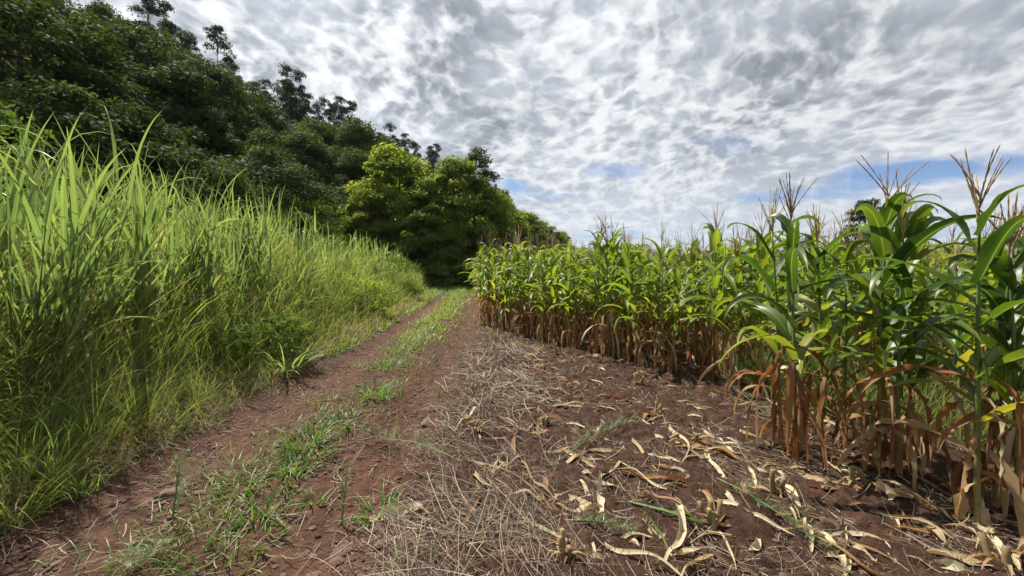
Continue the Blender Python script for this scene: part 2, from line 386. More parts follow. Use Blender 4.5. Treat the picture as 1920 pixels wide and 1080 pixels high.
def hill_mat():
    m, t, out = new_mat('wooded_hills')
    co = t.node('ShaderNodeTexCoord')
    n = t.noise(co.outputs['Object'], .012, 5, .65, dims='3D')
    bs = t.node('ShaderNodeBsdfPrincipled', {'Base Color': t.ramp(n, [(.35, (.022, .040, .018)), (.6, (.05, .075, .03)), (.75, (.11, .12, .05))]), 'Roughness': .95})
    t.l.new(bs.outputs[0], out.inputs[0]); return m
M['hills'] = hill_mat()
# ------------------------------------------------------------------ ground, far hills
def axis(lo, hi, step, far, g=1.09):
    a = list(np.arange(lo, hi+1e-6, step)); s = step; v = hi
    while v < far: s *= g; v += s; a.append(v)
    s = step; v = lo
    while v > -far: s *= g; v -= s; a.insert(0, v)
    return np.array(a)
gx = axis(-4.2, 3.6, .020, 7000); gy = axis(1.3, 7.0, .022, 7000, 1.035)
X, Y = np.meshgrid(gx, gy)
Z = gz(X, Y)
nearw = sm(14, 6, np.hypot(X, Y-3))
field = sm(.25, .7, X-rut_r(Y))
d_ = toe(Y)-X
Z = Z+nearw*((fbm(X*5, Y*5, 3, 21)-.5)*(.03+.075*field)+(np.abs(fbm(X*14, Y*14, 3, 31)-.5))*(.035+.07*field)+(fbm(X*38, Y*38, 2, 41)-.5)*.018)
mb = MB()
nyy, nxx = X.shape
i, j = np.meshgrid(np.arange(nyy-1), np.arange(nxx-1), indexing='ij')
q = np.stack([i*nxx+j, i*nxx+j+1, (i+1)*nxx+j+1, (i+1)*nxx+j], -1)
mb.add(np.stack([X, Y, Z], -1), q, np.stack([X, Y], -1), 0)
g = mb.build('ground', M['ground']); tag(g, kind='structure')
gauss = lambda c, w: np.exp(-((X-c)/w)**2)
trk = np.clip(gauss(rut_r(Y), .42)+gauss(rut_l(Y), .42)+.75*gauss((rut_r(Y)+rut_l(Y))/2, .6), 0, 1)
trk = trk*(.7+.6*(fbm(X*3, Y*3, 3, 51)-.3))
turf = np.clip(sm(-.15, .5, d_)+sm(18, 30, Y)*sm(.6, -.2, X-rut_r(Y))+sm(60, 90, Y), 0, 1)
for nm, a in (('track', trk), ('turf', turf)):
    at = g.data.attributes.new(nm, 'FLOAT', 'POINT'); at.data.foreach_set('value', np.clip(a, 0, 1).astype(np.float32).ravel())
# far wooded hills across the valley
mb = MB()
an = np.linspace(math.radians(-20), math.radians(75), 160)
rr = np.linspace(0, 1, 14)
A, R = np.meshgrid(an, rr)
rad = 3000+R*1800
hh = (150+110*(fbm(A*7, R*0+3, 4, 71)-.5))*np.sin(R*PI*.62)*(.55+.75*fbm(A*3, R*0, 2, 77))+30*(fbm(A*30, R*9, 3, 73)-.5)*R
hx, hy = np.sin(A)*rad, np.cos(A)*rad
i, j = np.meshgrid(np.arange(13), np.arange(159), indexing='ij')
mb.add(np.stack([hx, hy, hh-15], -1), np.stack([i*160+j, i*160+j+1, (i+1)*160+j+1, (i+1)*160+j], -1), np.stack([A, R], -1), 0)
tag(mb.build('hills', M['hills']), kind='structure')
# ------------------------------------------------------------------ maize
def corn_parts(h, seed, lod=0, ear=True, lean=.0, wid=1.):
    """dict of part name -> list of MB for one plant of height h (to the tassel tip)"""
    r = np.random.default_rng(seed)
    hs = h*.83
    ph = r.uniform(0, 2*PI)
    la = r.uniform(0, 2*PI)
    def axis_at(z):
        k = (z/hs)**2*lean; return np.array([math.cos(la)*k, math.sin(la)*k, z])
    parts = {}
    m = MB(); zz = np.linspace(-.03, hs, 22)
    rad = np.interp(zz/hs, [0, .1, .5, 1], [.0145, .0135, .011, .005])*(1+.18*(np.arange(22) % 3 == 0))
    tube(m, [axis_at(z) for z in zz], rad, 7 if lod == 0 else 5, np.interp(np.linspace(0, 1, len(zz)+1), [0, .25, .5, 1], [.85, .55, .25, .1]).repeat(7 if lod == 0 else 5))
    parts['stalk'] = [m]
    S = 14 if lod == 0 else 8; K = 5 if lod == 0 else 3
    n = int(r.integers(9, 12)); parts['leaf'] = []
    zs = np.linspace(.33 if lod < 2 else .4, .94, n)
    for k, q in enumerate(zs):
        a = ph+k*PI+r.normal(0, .35); up = q > .78
        if up: el, be, L, pw = r.uniform(1.0, 1.32), r.uniform(2.1, 3.2), h*r.uniform(.21, .31), r.uniform(2.2, 4.2)
        else:  el, be, L, pw = r.uniform(.75, 1.1), r.uniform(1.4, 2.5), h*r.uniform(.30, .43), r.uniform(1.2, 2.2)
        if k == n-1: L *= .68
        W = (r.uniform(.100, .140) if not up else r.uniform(.105, .150))*wid
        tint = np.clip(r.normal(.46, .17)+max(0, .62-q)*r.uniform(0, 1.5), .05, 1)
        m = MB(); b = axis_at(q*hs)
        ribbons(m, [b], a, el, be, L, W, S, K, power=pw, twist=r.normal(0, .55), twist0=r.normal(0, .15), drift=r.normal(0, .45), fold=r.uniform(.25, .6), wave=r.uniform(.006, .018), prof='corn', tint=tint, zmin=.02, wfreq=r.uniform(2.2, 4))
        parts['leaf'].append(m)
    parts['dry_leaf'] = []; dry0 = r.uniform(.12, .50) if lod == 0 else r.uniform(.22, .66)
    nd = int(r.integers(11, 15)); dq = r.uniform(.22, .56)
    for k, q in enumerate(np.linspace(.10, dq, nd)):
        a = ph+k*PI+r.normal(0, .7)
        m = MB(); b = axis_at(q*hs)+np.array([math.cos(a), math.sin(a), 0])*.012
        L = min(h*r.uniform(.24, .38), q*hs*r.uniform(1.0, 1.35)+.10)
        if r.random() < .07: el, be, pw, L = .7, 2.3, 1.1, h*r.uniform(.25, .36)
        else: el, be, pw = r.uniform(.0, .9), r.uniform(2.1, 2.8), r.uniform(.10, .75) if lod == 0 else r.uniform(.08, .35)
        ribbons(m, [b], a, el, be, L, r.uniform(.026, .066), 14 if lod == 0 else 6, 5 if lod == 0 else 3, power=pw, twist=r.normal(0, 2.2), twist0=r.normal(0, .6), drift=r.normal(0, 1.1), fold=r.uniform(-1.2, 1.2), wave=r.uniform(.012, .034), prof='dry', wfreq=r.uniform(2, 6), tint=np.clip(dry0+r.normal(0, .22)+.15*(.3-q), 0, 1), zmin=.01, amin=-1.50)
        parts['dry_leaf'].append(m)
    m = MB(); top = axis_at(hs); tl = h*.19; sd = 4 if lod == 0 else 3
    tt = r.uniform(.2, .9)
    def spike(b, d, L, r0, bow=0):
        k = 11 if lod == 0 else 5
        s = np.linspace(0, 1, k)[:, None]
        d = np.array(d)/np.linalg.norm(d)
        pts = b+d*s*L+np.array([d[0], d[1], -.4])*(s**2)*L*bow
        tube(m, pts, r0*(1-.45*s[:, 0])*np.where(np.arange(k) % 2 == 0, .7, 1.35), sd, np.clip(tt+r.normal(0, .1), 0, 1))
    spike(top-np.array([0, 0, .05]), (r.normal(0, .06), r.normal(0, .06), 1), tl+.05, .0066 if lod == 0 else .0056)
    for k in range(int(r.integers(7, 15)) if lod == 0 else int(r.integers(4, 9))):
        a = r.uniform(0, 2*PI); e = r.uniform(1.08, 1.45)
        spike(top+np.array([0, 0, tl*.02+r.uniform(0, tl*.28)]), (math.cos(a)*math.cos(e), math.sin(a)*math.cos(e), math.sin(e)), tl*r.uniform(.50, .85), .0046 if lod == 0 else .0040, r.uniform(-.1, .35))
    parts['tassel'] = [m]
    if ear and lod < 2:
        a = ph+r.normal(0, .3)
        m = MB(); b = axis_at(hs*r.uniform(.48, .58)); d = np.array([math.cos(a)*.30, math.sin(a)*.30, .95])
        s = np.linspace(0, 1, 9); L = r.uniform(.19, .25)
        tube(m, b+np.array([math.cos(a), math.sin(a), 0])*.016+d*s[:, None]*L, np.interp(s, [0, .15, .45, .8, 1], [.012, .023, .028, .020, .007]), 9, r.uniform(.2, .7))
        s_ = MB(); tip = b+d*L+np.array([math.cos(a), math.sin(a), 0])*.016
        ribbons(s_, np.repeat(tip[None], 14, 0), r.uniform(0, 6.28, 14), r.uniform(.3, 1.4, 14), r.uniform(1, 2.6, 14), r.uniform(.05, .09, 14), .004, 4, 2, tint=r.uniform(0, 1, 14))
        parts['ear'] = [m]; parts['silk'] = [s_]
    return parts
CMAT = {'stalk': 'stalk', 'leaf': 'corn', 'dry_leaf': 'corn_dry', 'tassel': 'tassel', 'ear': 'husk', 'silk': 'silk'}
def merge(mbs):
    o = MB()
    for b in mbs:
        o.v += b.v; o.f += [f+o.n for f in b.f]; o.uv += b.uv; o.t += b.t; o.mi += b.mi; o.n += b.n
    return o
def corn_plant(x, y, h, seed, label, group=None, full=True, **kw):
    t = thing('corn_plant', label, 'corn plant', (x, y, float(gz(x, y))-.01), 0, group)
    pr = corn_parts(h, seed, 0, **kw); ear = None
    for nm, mbs in pr.items():
        if nm == 'silk': mbs[0].build('silk', M['silk'], ear); continue
        for m in mbs:
            o = m.build(nm, M['corn_shaded' if nm == 'leaf' else CMAT[nm]], t)
            if nm == 'ear': ear = o
    return t
FIELD_E = np.array([.590, -.807])                       # rows run this way, towards the camera's right
FIELD_N = np.array([.807, .590])                        # away from the camera, row to row
F0 = np.array([-.85, 9.9])                              # left end of the front row
GC = 'maize plants standing in the field'
# the plants one can tell apart: base pixel, tassel-tip pixel row, look
NEARCORN = [
    (1463, 836, 352, 101, 'first tall corn plant at the near corner of the field, ear half way up'),
    (1490, 860, 332, 102, 'corn plant with two tall tassels side by side, first big one from the track'),
    (1541, 822, 384, 103, 'short corn plant with orange dry lower leaves, behind the first tall pair'),
    (1583, 832, 398, 104, 'small corn plant with bushy pale tassel just left of the dark distant tree'),
    (1648, 884, 290, 105, 'tall corn plant with the widest spread tassel reaching highest into the sky'),
    (1683, 893, 352, 106, 'corn plant with broad drooping upper leaves right beside the highest tassel'),
    (1708, 884, 322, 107, 'corn plant with a curved sideways tassel and rust coloured leaf skirt'),
    (1832, 985, 286, 108, 'big near corn plant with dense upright tassel above the blue gap in the clouds'),
    (1868, 960, 372, 109, 'near corn plant with a thin lone tassel spike beside the big one'),
    (1908, 972, 374, 110, 'corn plant cut by the right edge of the picture, with long dark hanging leaf'),
    (1800, 800, 455, 111, 'low corn plant in the gap behind the weeds between the big near plants'),
]
for (bx, by, ty, seed, lab) in NEARCORN:
    p = P(bx, by); h = (H-p[2])*(by-ty)/(by-500)
    corn_plant(p[0], p[1], h, seed, lab, 'tall corn plants at the near end of the field', lean=.06, wid=.98)
# right edge, outside or half outside the frame
# variants for the rest
VAR = []
for k in range(12):
    pr = corn_parts(2.2, 300+k, 1, ear=k % 2 == 0, wid=.86); pr.pop('silk', None)
    VAR.append({nm: [m.mesh(nm, M[CMAT[nm]]) for m in mbs] for nm, mbs in pr.items()})
VARM = []
for v in range(12):
    pr = corn_parts(2.2, 300+v, 1, ear=v % 2 == 0, wid=.86); pr.pop('silk', None)
    VARM.append({nm: merge(mbs).mesh(nm if nm != 'leaf' else 'leaves', M[CMAT[nm]]) for nm, mbs in pr.items()})
spots = []
for row in range(0, 62):
    for k in range(-90, 90):
        p = F0+FIELD_N*(row*.74)+FIELD_E*(k*.25+random.uniform(-.08, .08))+np.array([random.gauss(0, .04), random.gauss(0, .04)])
        x, y = p
        if y < 1.9 or y > 46 or x < -.085*y-.02*random.random() or x > 1.75*y+2.5: continue
        if row == 0 and (k > 26): continue                                  # the harvested corner
        if row in (1, 2) and y < 4.3 and x < 5.2: continue                   # a weedy gap
        if y < 3.2 and x < 4.4: continue
        if random.random() < .08: continue
        spots.append((math.hypot(x, y)*(1+.06*row)+(500 if x > 1.43*y+.5 else 0), row, k, x, y))
spots.sort()
ORD = ['first', 'second', 'third', 'fourth', 'fifth', 'sixth', 'seventh', 'eighth', 'ninth', 'tenth', 'eleventh', 'twelfth', 'thirteenth', 'fourteenth', 'fifteenth', 'sixteenth', 'seventeenth', 'eighteenth', 'nineteenth', 'twentieth']
front = sorted([s for s in spots if s[1] == 0 and s[3] > -2.5 and s[2] >= 0], key=lambda s: s[2])
n_ind = 0
TALL = {}                                                                    # the few front plants that stand out
for f in front:
    px = 960+F*f[3]/f[4]
    TALL[f[1:3]] = px
IND = 289
for i, (w, row, k, x, y) in enumerate(spots[:IND]):
    px = 960+F*x/y
    s = random.uniform(.80, 1.12)*(.98 if row else 1)
    v = random.randrange(12)
    if row <= 1:
        for q_, m_ in ((972, 1.13), (1008, 1.06), (1110, 1.14), (1280, 1.10)):
            if abs(px-q_) < 9: s = m_
    if row == 0 and k >= 0:
        idx = [f[2] for f in front].index(k) if k in [f[2] for f in front] else 0
        lab = 'corn plant in the front row over bare soil, %s from the grassy track' % (ORD[idx] if idx < 20 else 'number %d' % (idx+1))
        if idx >= len(front)-6: lab = 'corn plant in the front row, %s from the harvested corner beside the tall near plants' % ORD[len(front)-1-idx]
    elif row < 4: lab = 'green corn plant standing just behind the front row, dry leaves round its foot'
    elif x < 0: lab = 'corn plant along the track side of the field near the trees'
    else: lab = 'green corn plant deep in the field, only its top showing'
    t = thing('corn_plant', lab, 'corn plant', (x, y, float(gz(x, y))-.01), random.uniform(0, 6.28), GC, (s*1.0, s*1.0, s))
    near = i < 70 or row == 0
    t.rotation_euler = (random.gauss(0, .045), random.gauss(0, .045), t.rotation_euler[2])
    src = VAR[v] if near else VARM[v]
    for nm, mes in src.items():
        for me in (mes if isinstance(mes, list) else [mes]): inst(me.name.split('.')[0], me, t)
# everything past three hundred: one standing crop
rest = spots[IND:]
LOW = []
for v in range(8):
    pr = corn_parts(2.2, 500+v, 2, ear=False)
    o = MB()
    for nm, mi in (('stalk', 0), ('leaf', 1), ('dry_leaf', 2), ('tassel', 3)):
        b = merge(pr[nm])
        o.v += b.v; o.f += [f+o.n for f in b.f]; o.uv += b.uv; o.t += b.t; o.mi += [np.full(len(m_), mi, np.int32) for m_ in b.mi]; o.n += b.n
    LOW.append((np.concatenate(o.v), np.concatenate(o.f), np.concatenate(o.uv), np.concatenate([np.asarray(q) for q in o.t]), np.concatenate(o.mi)))
big = MB()
for (w, row, k, x, y) in rest:
    if y > 14 and random.random() < min(.55, (y-14)*.03): continue
    V, Q, UV, T, MI = LOW[random.randrange(8)]
    a = random.uniform(0, 6.28); s = random.uniform(.85, 1.06); ca, sa = math.cos(a)*s, math.sin(a)*s
    W = np.stack([V[:, 0]*ca-V[:, 1]*sa+x, V[:, 0]*sa+V[:, 1]*ca+y, V[:, 2]*s+float(gz(x, y))], -1)
    big.v.append(W.astype(np.float32)); big.f.append(Q+big.n); big.uv.append(UV); big.t.append(T+random.gauss(0, .08)); big.mi.append(MI); big.n += len(V)
if big.v:
    o = big.build('corn_crop', [M['stalk'], M['corn'], M['corn_dry'], M['tassel']])
    tag(o, 'standing crop of ripening corn running back to the tree line', 'corn crop', kind='stuff')
# ------------------------------------------------------------------ grasses
U = rng.uniform
def logy(n, a, b): return a*np.exp(U(0, 1, n)*math.log(b/a))
def on_ground(x, y, dz=0.): return np.stack([x, y, gz(x, y)+dz], -1)
# fine grass of the bank: tufts, each a spray of blades
def bank_grass():
    mb = MB()
    n = 8800
    y = logy(n, 1.0, 34); d = -.15+U(0, 1, n)**1.15*4.2
    patch = fbm(y*1.3+3, d*1.6, 3, 5)
    keep = (U(0, 1, n) < sm(-.25, .25, d+.5*(patch-.45))) ; y, d, patch = y[keep], d[keep], patch[keep]
    x = toe(y)-d
    vis = x > -1.5*y-1.6; x, y, d, patch = x[vis], y[vis], d[vis], patch[vis]
    m = 9
    N = len(x)
    Lt = (.26+.60*sm(-.1, 1.0, d))*U(.5, 1.5, N)*(.55+.95*patch)
    tt = np.clip(.60+1.1*(fbm(y*.9, d*.9+9, 3, 8)-.5)+rng.normal(0, .10, N), .36, 1)
    rp = lambda a: np.repeat(a, m)
    k = N*m
    sc_ = np.clip(rp(y)/4.5, .9, 3)
    b = on_ground(rp(x)+rng.normal(0, .07, k), rp(y)+rng.normal(0, .07, k), -.01)
    ribbons(mb, b, U(0, 6.28, k), U(.95, 1.55, k), U(.2, 1.2, k)+(U(0, 1, k) < .12)*1.5, rp(Lt)*U(.5, 1.15, k), np.repeat(np.exp(rng.normal(0, .35, N)), m)*.0098*sc_*U(.6, 1.4, k), 5, 2, power=1.6, twist0=U(-1.5, 1.5, k), drift=rng.normal(0, .3, k), tint=np.where(U(0, 1, k) < .06, U(.05, .3, k), np.clip(rp(tt)+rng.normal(0, .09, k), .36, .95)))
    # dead thatch under it
    n = 38000
    y = logy(n, 1.0, 20); d = -.25+U(0, 1, n)*3.2; x = toe(y)-d; v = x > -1.5*y-1.4; x, y = x[v], y[v]; k = len(x)
    ribbons(mb, on_ground(x, y, U(0, .12, k)), U(0, 6.28, k), U(.05, 1.2, k), U(.2, 1.9, k), U(.15, .5, k), .006*np.clip(y/4.5, .9, 3)*U(.6, 1.3, k), 4, 2, power=1.2, drift=rng.normal(0, .8, k), tint=U(0, .24, k))
    # wispy stalks with seed heads
    n = 900
    y = logy(n, 1.3, 16); d = U(.1, 3.2, n); x = toe(y)-d; v = x > -1.45*y-1; x, y = x[v], y[v]; k = len(x)
    ribbons(mb, on_ground(x, y), U(0, 6.28, k), U(1.1, 1.5, k), U(.3, 1.3, k), U(.8, 1.35, k), .004*np.clip(y/4, .9, 3), 7, 2, power=2.2, tint=U(.1, .35, k))
    o = mb.build('grass', M['grass']); tag(o, 'fine yellow green grass and dry thatch covering the roadside bank', 'grass', kind='stuff')
bank_grass()
# tall cane grass on top of the bank
def cane(mb, cx, cy, n_st, spread, hgt, wide=.03, bright=.5, lean=None, S=8, K=3):
    k = n_st; a = U(0, 6.28, k); r = spread*np.sqrt(U(0, 1, k))
    x, y = cx+r*np.cos(a), cy+r*np.sin(a); z = gz(x, y)
    sh = hgt*U(.45, .75, k)                                # stem heights
    la = U(0, 6.28, k) if lean is None else lean+rng.normal(0, .5, k); lm = U(.02, .22, k) if lean is None else U(.15, .4, k)
    for i in range(k):
        nl = int(rng.integers(5, 7)); q = np.linspace(.15, 1, nl); zz = q*sh[i]
        bx, by = x[i]+np.cos(la[i])*lm[i]*zz, y[i]+np.sin(la[i])*lm[i]*zz
        tube(mb, [(x[i], y[i], z[i]), (x[i]+np.cos(la[i])*lm[i]*sh[i]*.5, y[i]+np.sin(la[i])*lm[i]*sh[i]*.5, z[i]+sh[i]*.5), (bx[-1], by[-1], z[i]+sh[i])], [.007, .006, .003], 4, .30)
        az = np.arange(nl)*PI+U(0, 6.28)+rng.normal(0, .6, nl)
        if lean is not None: az = np.where(U(0, 1, nl) < .6, lean+rng.normal(0, .6, nl), az)
        el = np.interp(q, [0, 1], [.95, 1.46])+rng.normal(0, .10, nl)
        ribbons(mb, np.stack([bx, by, z[i]+zz], -1), az, el, U(.1, .8, nl)+(U(0, 1, nl) < .15)*U(.8, 1.6, nl), hgt*U(.38, .62, nl), wide*U(.7, 1.25, nl), S, K, power=U(1.6, 2.8), twist=rng.normal(0, .7, nl), twist0=rng.normal(0, .4, nl), drift=rng.normal(0, .25, nl), fold=U(.3, .8, nl), prof='grass', tint=np.clip(bright+rng.normal(0, .12, nl)-.45*(q < .3)*(U(0, 1, nl) < .35), 0, 1))
mb = MB()
cl = []
for _ in range(4000):
    y = 1.7*math.exp(random.random()*math.log(34/1.7)); d = random.uniform(.95, 7.5) if y < 18 else random.uniform(.5, 4)
    x = float(toe(y))-d
    if x < -1.5*y-1.5: continue
    gap = .30+.033*y
    if any((x-a)**2+(y-b)**2 < gap*gap for a, b, _ in cl): continue
    cl.append((x, y, d))
    if len(cl) >= 520: break
for x, y, d in cl:
    hg = random.uniform(1.15, 1.85)*(1 if d > 1.3 else .78)*np.interp(y, [2, 8, 16, 26, 34], [1.08, 1.22, 1.08, .9, .6])
    cane(mb, x, y, 4, .20, hg, (.040 if d < 1.7 else .046)*max(1, y/11), .60+random.gauss(0, .14), S=7 if y < 9 else 5, K=3 if y < 9 else 2)
tag(mb.build('tall_grass', M['cane']), 'tall bright green cane grass crowding the top of the bank', 'tall grass', kind='stuff')
def clump(name, label, cat, pts_fn, mat, group=None):
    mb = MB(); pts_fn(mb); o = mb.build(name, mat); tag(o, label, cat, group); return o
GT = 'cane grass tufts standing out on the bank'
for (px, d, y, n, hg, wd, lean, lab) in [
    (None, .95, 3.25, 9, 2.1, .043, .25, 'broad bladed cane tuft at the far left of the bank, blades sweeping right'),
    (None, 1.2, 3.75, 9, 2.0, .040, .7, 'tall cane tuft at the left with its blades crossing the dark hedge behind'),
    (None, 1.2, 4.5, 10, 1.9, .056, None, 'upright cane tuft with a dark green foot, second from the left'),
    (None, 1.2, 5.4, 10, 1.85, .054, None, 'upright cane tuft in the middle of the bank with very straight stems'),
    (None, 1.4, 6.9, 11, 1.9, .054, None, 'bright cane tuft on the bank below the dark domed trees')]:
    clump('cane_tuft', lab, 'cane grass', lambda mb: cane(mb, float(toe(y))-d, y, n, .16, hg, wd, .62, lean), M['cane'], GT)
def tuft(mb, px, py, n, L, W, spread, tlo=.5, thi=.85, el=(.5, 1.4), be=(.3, 1.6), S=6, K=3):
    p = P(px, py); a = U(0, 6.28, n); r = spread*np.sqrt(U(0, 1, n))
    x, y = p[0]+r*np.cos(a), p[1]+r*np.sin(a)
    ribbons(mb, on_ground(x, y, -.01), a+rng.normal(0, .6, n), U(*el, n), U(*be, n), L*U(.5, 1.1, n), W*U(.7, 1.3, n), S, K, power=1.5, fold=.4, drift=rng.normal(0, .3, n), tint=U(tlo, thi, n))
for (px, py, n, L, W, sp, el, lab) in [
    (535, 705, 40, .72, .030, .12, (.7, 1.35), 'bright lime green cane shoot tuft fanning out at the foot of the bank'),
    (268, 808, 90, .78, .008, .10, (1.1, 1.5), 'tall narrow tuft of yellow green grass rising from the path edge'),
    (180, 850, 90, .85, .008, .11, (1.1, 1.5), 'tall straight grass tuft left of the narrow one at the path edge'),
    (85, 900, 80, .75, .008, .12, (1.0, 1.5), 'thin reddish footed grass tuft near the lower left corner'),
    (150, 925, 60, .40, .008, .10, (.8, 1.5), 'short leafy grass tuft sprouting on the dry path edge at lower left'),
    (330, 775, 60, .50, .008, .12, (.6, 1.4), 'spreading grass tuft leaning over the dry stones'),
    (385, 745, 60, .60, .008, .12, (.9, 1.5), 'upright grass tuft on the bank foot right of the leaning one'),
    (440, 715, 60, .55, .009, .12, (.8, 1.4), 'grass tuft on the bank foot halfway to the lime green shoots'),
    (30, 975, 60, .55, .009, .12, (.8, 1.4), 'grass tuft at the very lower left edge of the picture'),
    (600, 655, 70, .42, .012, .2, (.6, 1.4), 'low yellowish grass tuft just past the lime green shoots'),
    (720, 598, 60, .45, .016, .3, (.7, 1.4), 'sunlit yellow grass tuft where the left rut meets the bank')]:
    clump('grass_tuft', lab, 'grass tuft', lambda mb: tuft(mb, px, py, n, L, W, sp, .55 if W < .025 else .7, .95 if W < .025 else 1, el), M['grass'] if W < .02 else M['cane'], 'grass tufts along the foot of the bank')
for (px, py, n, L, sp, lab) in [
    (700, 742, 110, .26, .20, 'largest fresh green grass clump on the crown of the track'),
    (728, 690, 90, .24, .24, 'green grass clump on the track crown behind the largest one'),
    (748, 655, 90, .24, .28, 'far green grass clump on the track crown, third counted from the large one'),
    (645, 795, 70, .20, .15, 'yellow tinged grass clump on the track crown in front of the largest one'),
    (572, 832, 90, .26, .14, 'arching grass clump in the middle of the track with long pointed blades'),
    (556, 880, 80, .20, .12, 'low green grass clump in front of the arching one'),
    (450, 915, 50, .20, .12, 'small creeping grass clump by the left rut'),
    (535, 905, 50, .16, .12, 'thin grass clump among dry straw on the track'),
    (500, 960, 60, .17, .13, 'flat creeping green clump near the bottom of the track'),
    (480, 1010, 70, .15, .16, 'dull green creeping clump at the bottom of the track'),
    (420, 1060, 70, .14, .16, 'creeping weed clump at the bottom edge of the picture'),
    (588, 942, 40, .13, .05, 'tiny star shaped grass rosette on bare red soil'),
    (705, 965, 50, .22, .10, 'yellowish grass clump beside the fallen cream leaf'),
    (610, 800, 60, .18, .16, 'short grass clump on the left shoulder of the track crown'),
    (590, 850, 50, .16, .14, 'small grass clump squeezed between two larger ones on the crown'),
    (765, 640, 80, .26, .3, 'pale grass clump on the far track crown')]:
    clump('grass_clump', lab, 'grass clump', lambda mb: tuft(mb, px, py, n, L, .012, sp, .45, .85, (.15, 1.3), (.2, 1.5)), M['strip'], 'green grass clumps along the track crown')
# low grass of the verge and crown further along the track
def verge():
    mb = MB()
    n = 36000
    y = logy(n, 1.8, 36); w = U(0, 1, n)
    mid = (rut_r(y)+rut_l(y))/2
    which = U(0, 1, n)
    x = np.where(which < .42, mid+rng.normal(0, .30, n), np.where(which < .78, rut_l(y)-.30-U(0, 1, n)*(.45+.03*y), rut_r(y)+.55+rng.normal(0, .25, n)))
    pt = fbm(x*2.2, y*1.4, 3, 15)
    dens = np.where(which < .42, sm(3.2, 8.5, y)*.62+.22, np.where(which < .78, sm(3.5, 8, y)*.9+.30, .05+sm(16, 26, y)*.8))
    keep = U(0, 1, n) < dens*sm(.37, .56, pt+.16*sm(6, 14, y))
    x, y = x[keep], y[keep]; k = len(x)
    t = np.where(U(0, 1, k) < .20, U(0, .3, k), np.clip(U(.5, .8, k)+.35*sm(4.5, 9, y), 0, 1))
    ribbons(mb, on_ground(x, y, -.005), U(0, 6.28, k), U(.3, 1.45, k), U(.3, 1.6, k), U(.10, .26, k)*(1+.15*sm(8, 20, y)), .0075*np.clip(y/4, .9, 3.2), 4, 2, power=1.4, tint=t)
    # shaded grass at the end of the lane and under the trees
    n = 14000
    y = U(17, 44, n); x = U(-16, 3, n); v = (x > toe(y)-9) & (x < -.105*y+.5); x, y = x[v], y[v]; k = len(x)
    ribbons(mb, on_ground(x, y), U(0, 6.28, k), U(.7, 1.5, k), U(.2, 1.2, k), U(.18, .42, k), .022, 3, 2, tint=U(.4, .8, k))
    tag(mb.build('verge_grass', M['strip']), 'short yellowing grass along the verges and crown of the farm track', 'grass', kind='stuff')
verge()
def weedy_gap():
    mb = MB()
    n = 15000
    x = U(3.0, 9.0, n); y = U(2.7, 6.2, n); pt = fbm(x*1.5, y*1.5, 3, 25); keep = (U(0, 1, n) < sm(.2, .5, pt)) & (x+y*.75 > 6.0); x, y = x[keep], y[keep]; k = len(x)
    ribbons(mb, on_ground(x, y), U(0, 6.28, k), U(.9, 1.5, k), U(.3, 1.5, k), U(.35, .85, k), .007, 5, 2, power=1.7, drift=rng.normal(0, .4, k), tint=np.where(U(0, 1, k) < .2, U(.05, .3, k), U(.42, .8, k)))
    tag(mb.build('weedy_grass', M['grass']), 'rank green grass filling the gap between the corn rows at right', 'grass', kind='stuff')
weedy_gap()
# feathery weeds: standing and pulled up
def feathery(mb, p0, p1, n_br, L, rise, t0=.5, w=.0038, stem=.006, q0=.18):
    p0, p1 = np.array(p0, float), np.array(p1, float)
    s = np.linspace(0, 1, 10)[:, None]; ax = p0+(p1-p0)*s
    ax[:, 2] += np.sin(s[:, 0]*PI)*rise
    tube(mb, ax, np.linspace(stem, stem*.35, 10), 5, .7)
    d = p1-p0; a0 = math.atan2(d[1], d[0]); e0 = math.atan2(d[2], math.hypot(d[0], d[1]))
    for q in np.linspace(q0, 1, n_br):
        b = p0+(p1-p0)*q; b[2] += math.sin(q*PI)*rise
        l = L*random.uniform(.6, 1.1)*(1-.4*abs(q-.5))
        az = a0+random.uniform(-1.1, 1.1) if e0 < 1 else random.uniform(0, 6.28)
        el = random.uniform(.1, .7) if e0 < 1 else random.uniform(.7, 1.3)
        k = 16; u = np.linspace(.1, 1, k)
        tip = np.array([math.cos(az)*math.cos(el), math.sin(az)*math.cos(el), math.sin(el)])*l
        ribbons(mb, [b], az, el, .3, l, w*.8, 4, 2, tint=.5)
        ribbons(mb, b+u[:, None]*tip, az+rng.normal(0, .9, k), el+rng.normal(0, .5, k), .2, l*.30, w, 2, 2, tint=np.clip(t0+rng.normal(0, .25, k), 0, 1))
for (a, b, n, L, rise, lab) in [
    ((862, 872), (705, 835), 22, .20, .06, 'pulled up feathery green weed lying across the right wheel rut'),
    ((1035, 880), (1185, 800), 22, .20, .05, 'wilted feathery weed lying among the straw in the harvested strip'),
    ((1345, 905), (1535, 1035), 26, .15, .03, 'long feathery weed lying beside the stones at lower right'),
    ((1060, 985), (1180, 1010), 16, .12, .02, 'limp weed stem beneath the green corn stalk on the ground'),
    ((1330, 700), (1440, 790), 16, .2, .04, 'wilted grey green weed at the foot of the corn row'),
    ((360, 1010), (250, 1075), 20, .14, .02, 'creeping feathery weed at the bottom of the left rut')]:
    clump('pulled_weed', lab, 'weed', lambda mb: feathery(mb, P(*a)+[0, 0, .03], P(*b)+[0, 0, .05], n, L, rise), M['weed'], 'pulled weeds lying on the soil')
